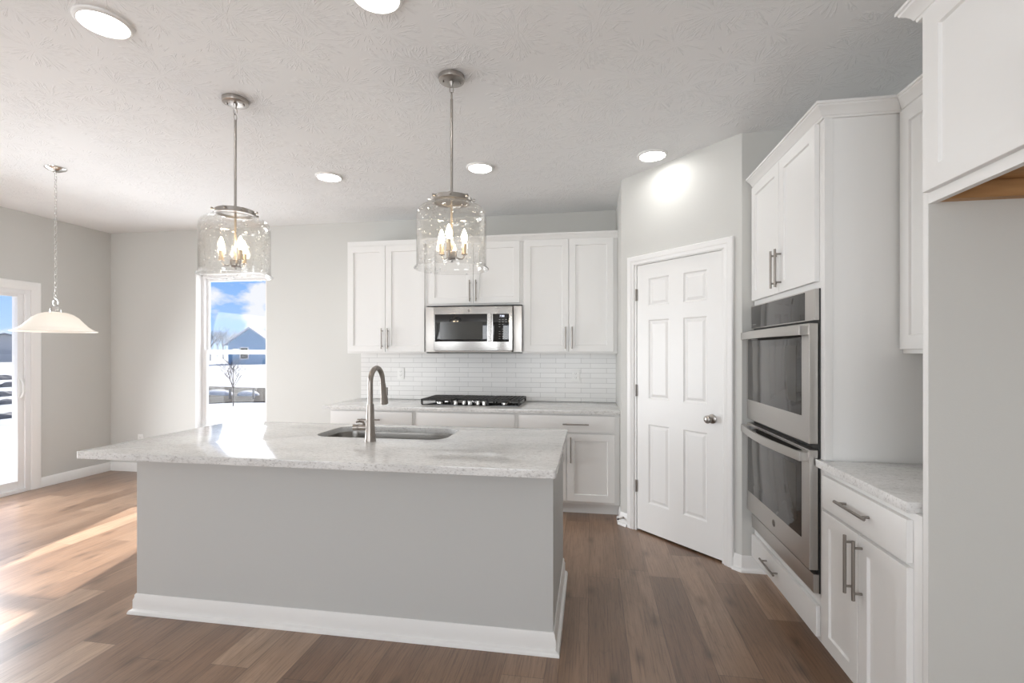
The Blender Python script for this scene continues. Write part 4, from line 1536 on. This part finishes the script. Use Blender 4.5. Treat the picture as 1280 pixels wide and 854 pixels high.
# ------------------------------------------------------------------ outside
GZ = -0.16
g = G()
n = 44
V, Fc = [], []
def gh(x, y):
    if -32 < x < 14 and -12 < y < 32:
        return GZ
    return GZ + 0.10 * math.sin(x * 0.21 + y * 0.13) * math.cos(y * 0.17 - x * 0.05)
xs_ = [-150 + 300 * i / 60 for i in range(61)]
ys_ = [-40 + 240 * j / 60 for j in range(61)]
for y in ys_:
    for x in xs_:
        V.append((x, y, gh(x, y)))
for j in range(60):
    for i in range(60):
        Fc.append((j * 61 + i, j * 61 + i + 1, (j + 1) * 61 + i + 1, (j + 1) * 61 + i))
b = bmesh.new()
vs = [b.verts.new(p) for p in V]
for q in Fc:
    b.faces.new([vs[i] for i in q])
g.add(b)
struct('snow_ground', g, M['snow'])
sl = part('patio_slab', G().box(-8.2, XL - TH - 0.005, 1.6, 5.4, GZ - 0.05, -0.03, 0.01), M['concrete'])
tag(sl, 'concrete patio slab just outside the sliding glass door', 'patio')

def at(u, v, d):
    a = (u - 640) / FPX
    s_, c_ = math.sin(YAW), math.cos(YAW)
    return Vector((c_ * a * d - s_ * d, s_ * a * d + c_ * d, EYE - (v - 440) / FPX * d))
# blue gabled house seen through the window
def house(name, label, cen, half, depth, eave, apex, ang, side, roof, wins):
    h = thing(name, label, 'house', (cen.x, cen.y, GZ))
    ca, sa = math.cos(ang), math.sin(ang)
    X = lambda p: (cen.x + ca * p[0] - sa * p[1], cen.y + sa * p[0] + ca * p[1], p[2])
    g = G(X)
    v = [(-half, 0, GZ - 0.2), (half, 0, GZ - 0.2), (half, 0, eave), (0, 0, apex), (-half, 0, eave)]
    v += [(p[0], depth, p[2]) for p in v]
    f = [(0, 1, 2, 3, 4), (9, 8, 7, 6, 5), (0, 5, 6, 1), (1, 6, 7, 2), (4, 9, 5, 0), (2, 7, 8, 3), (3, 8, 9, 4)]
    g.faces(v, f)
    part('siding_wall', g, side, h)
    g = G(X)
    ov_ = 0.45
    sl_ = (apex - eave) / half
    t_ = 0.22
    for s in (-1, 1):
        p = [(s * (half + ov_), -ov_, eave - sl_ * ov_), (0, -ov_, apex), (0, depth + ov_, apex), (s * (half + ov_), depth + ov_, eave - sl_ * ov_)]
        vv = [(q[0], q[1], q[2] + 0.02) for q in p] + [(q[0], q[1], q[2] + 0.02 + t_) for q in p]
        g.faces(vv, [(0, 1, 2, 3), (4, 5, 6, 7), (0, 1, 5, 4), (1, 2, 6, 5), (2, 3, 7, 6), (3, 0, 4, 7)])
    part('snowy_roof', g, roof, h)
    for wx, wz, ww, wh in wins:
        g = G(X)
        g.box(wx - ww / 2, wx + ww / 2, -0.06, 0.02, wz - wh / 2, wz + wh / 2)
        fm = part('window', g, M['trim'], h)
        g = G(X)
        g.box(wx - ww / 2 + 0.1, wx + ww / 2 - 0.1, -0.08, -0.05, wz - wh / 2 + 0.1, wz + wh / 2 - 0.1)
        part('pane', g, M['blackglass'], fm)
    return h
c = at(312, 440, 60)
house('blue_house', 'blue gabled house with snowy roof seen through the back window', c, 2.35, 9, 2.5, 4.3, YAW + 0.33, M['siding'], M['roofsnow'], [(-0.6, 1.2, 1.0, 1.5)])
c = at(6, 440, 75)
house('grey_house', 'grey house with low dark roof beyond the patio door', c, 6.0, 12, 2.2, 4.1, 0.9, M['siding_grey'], M['shingle'], [(-2, 1.3, 1.4, 1.4)])

# bare trees
def branch(g, p, d, L, r, depth, rnd, spread):
    q = p + d * L
    mid = p + d * (L * 0.5) + Vector((rnd.uniform(-1, 1), rnd.uniform(-1, 1), rnd.uniform(-0.3, 0.3))) * L * 0.06
    g.tube([p, mid, q], [r, r * 0.86, r * 0.7], 5, cap=False)
    if depth == 0:
        return
    k = 3 if depth > 1 else 2
    for i in range(k):
        ax = Vector((rnd.uniform(-1, 1), rnd.uniform(-1, 1), rnd.uniform(-0.2, 0.35))).normalized()
        nd = (d + ax * spread).normalized()
        start = p + d * L * rnd.uniform(0.6, 1.0)
        branch(g, start, nd, L * rnd.uniform(0.62, 0.85), r * 0.6, depth - 1, rnd, spread)
def bare_tree(pos, h, seed, label, m, depth, r, spread=0.75, group=None):
    rnd = random.Random(seed)
    t = thing('bare_tree', label, 'tree', (pos.x, pos.y, GZ), group)
    g = G()
    base_ = Vector((pos.x, pos.y, GZ - 0.08))
    topp = base_ + Vector((0, 0, h * 0.42))
    g.tube([base_, base_ + Vector((0.01, 0, h * 0.2)), topp], [r, r * 0.85, r * 0.75], 8)
    part('trunk', g, m, t)
    g = G()
    for i in range(5):
        a = 2 * PI * i / 5 + rnd.uniform(-0.3, 0.3)
        d = Vector((math.cos(a) * 0.6, math.sin(a) * 0.6, 1)).normalized()
        branch(g, base_ + Vector((0, 0, h * rnd.uniform(0.32, 0.42))), d, h * 0.24, r * 0.5, depth, rnd, spread)
    branch(g, topp, Vector((0, 0, 1)), h * 0.25, r * 0.6, depth, rnd, spread * 0.7)
    part('branches', g, m, t)
    return t
p = at(291.5, 508, 13.6)
bare_tree(p, 1.75, 3, 'small bare young tree standing in the snow outside the back window', M['bark'], 3, 0.019, 1.0)
GT = 'bare trees beyond the snowy field'
k = 0
for u, d_, h_ in ((236, 150, 10.0), (247, 94, 6.8), (256, 140, 9.6), (263, 85, 6.0), (272, 130, 8.8), (279, 103, 7.0), (290, 120, 7.2), (335, 112, 8.2)):
    bare_tree(at(u, 440, d_), h_, 20 + k, 'bare grey winter tree in the distant row through the back window', M['barkgrey'], 3, 0.11, 0.8, GT)
    k += 1
for u, d_, h_ in ((-8, 120, 6.6), (3, 146, 7.6), (13, 133, 7.0), (23, 160, 8.0)):
    bare_tree(at(u, 440, d_), h_, 60 + k, 'bare grey winter tree in the distance through the patio door', M['barkgrey'], 3, 0.13, 0.8, GT)
    k += 1
# thawed ditch with dark banks
g = G()
pl_ = [at(236, 440, 21.6), at(292, 440, 20.6), at(345, 440, 20.0), at(345, 440, 14.6), at(292, 440, 14.5), at(236, 440, 13.9)]
g.prism([(q.x, q.y) for q in pl_], GZ + 0.001, GZ + 0.03, 0.01)
o = part('thawed_ditch', g, M['ditch'])
tag(o, 'dark thawed ditch crossing the snow outside the back window', 'ditch')
for (u0, d0, u1, d1, lab) in ((262, 17.6, 288, 16.6, 'long low snow drift lying across the left of the dark ditch'), (303, 17.0, 318, 16.4, 'short low snow drift lying across the right of the dark ditch')):
    A, B = at(u0, 440, d0), at(u1, 440, d1)
    g = G()
    cc = (A + B) / 2
    L_ = (B - A).length / 2
    b = bmesh.new()
    bmesh.ops.create_uvsphere(b, u_segments=20, v_segments=10, radius=1)
    an = math.atan2(B.y - A.y, B.x - A.x)
    for q in b.verts:
        x, y, z = q.co.x * L_, q.co.y * 0.32, max(0.0, q.co.z) * 0.16
        q.co = Vector((cc.x + x * math.cos(an) - y * math.sin(an), cc.y + x * math.sin(an) + y * math.cos(an), GZ + 0.0305 + z))
    g.add(b)
    o = part('snow_drift', g, M['snow'])
    tag(o, lab, 'snow drift', 'snow drifts on the ditch')
for u, d_, lab in ((287.5, 15.4, 'weathered wooden stake in the ditch right behind the young tree'), (317, 15.4, 'weathered wooden stake near the right edge of the ditch')):
    q = at(u, 440, d_)
    g = G().box(q.x - 0.025, q.x + 0.025, q.y - 0.025, q.y + 0.025, GZ + 0.0305, GZ + 0.34, 0.006)
    g.box(q.x - 0.02, q.x + 0.02, q.y - 0.02, q.y + 0.02, GZ + 0.34, GZ + 0.36, 0.01)
    o = part('wooden_stake', g, M['post'])
    tag(o, lab, 'stake', 'wooden stakes in the ditch')
# dark stones in the snow beyond the patio door
rs = random.Random(5)
for u, v, sx_, lab in ((4, 474, 1.5, 'long dark stone in the snow farthest beyond the patio door'), (16, 482, 0.8, 'small dark stone near the glass edge in the patio door view'), (3, 494, 0.9, 'dark snow capped stone in the middle of the patio door view'), (10, 503, 1.1, 'rounded dark stone below the middle of the patio door view'), (8, 520, 1.9, 'broad dark stone nearest the patio door')):
    d_ = FPX * (EYE - GZ - 0.05) / (v - 440)
    q = at(u, 440, d_)
    b = bmesh.new()
    bmesh.ops.create_icosphere(b, subdivisions=3, radius=1)
    s_ = d_ / 22
    for w_ in b.verts:
        k_ = 1 + 0.22 * math.sin(w_.co.x * 5 + u) * math.cos(w_.co.y * 4 + v) + rs.uniform(-0.05, 0.05)
        w_.co = Vector((q.x + w_.co.x * sx_ * 0.13 * s_ * k_, q.y + w_.co.y * 0.55 * s_ * k_, GZ + 0.02 + w_.co.z * 0.20 * s_ * k_))
    g = G()
    g.add(b)
    o = part('stone', g, M['rock'])
    tag(o, lab, 'stone', 'dark stones in the snow')
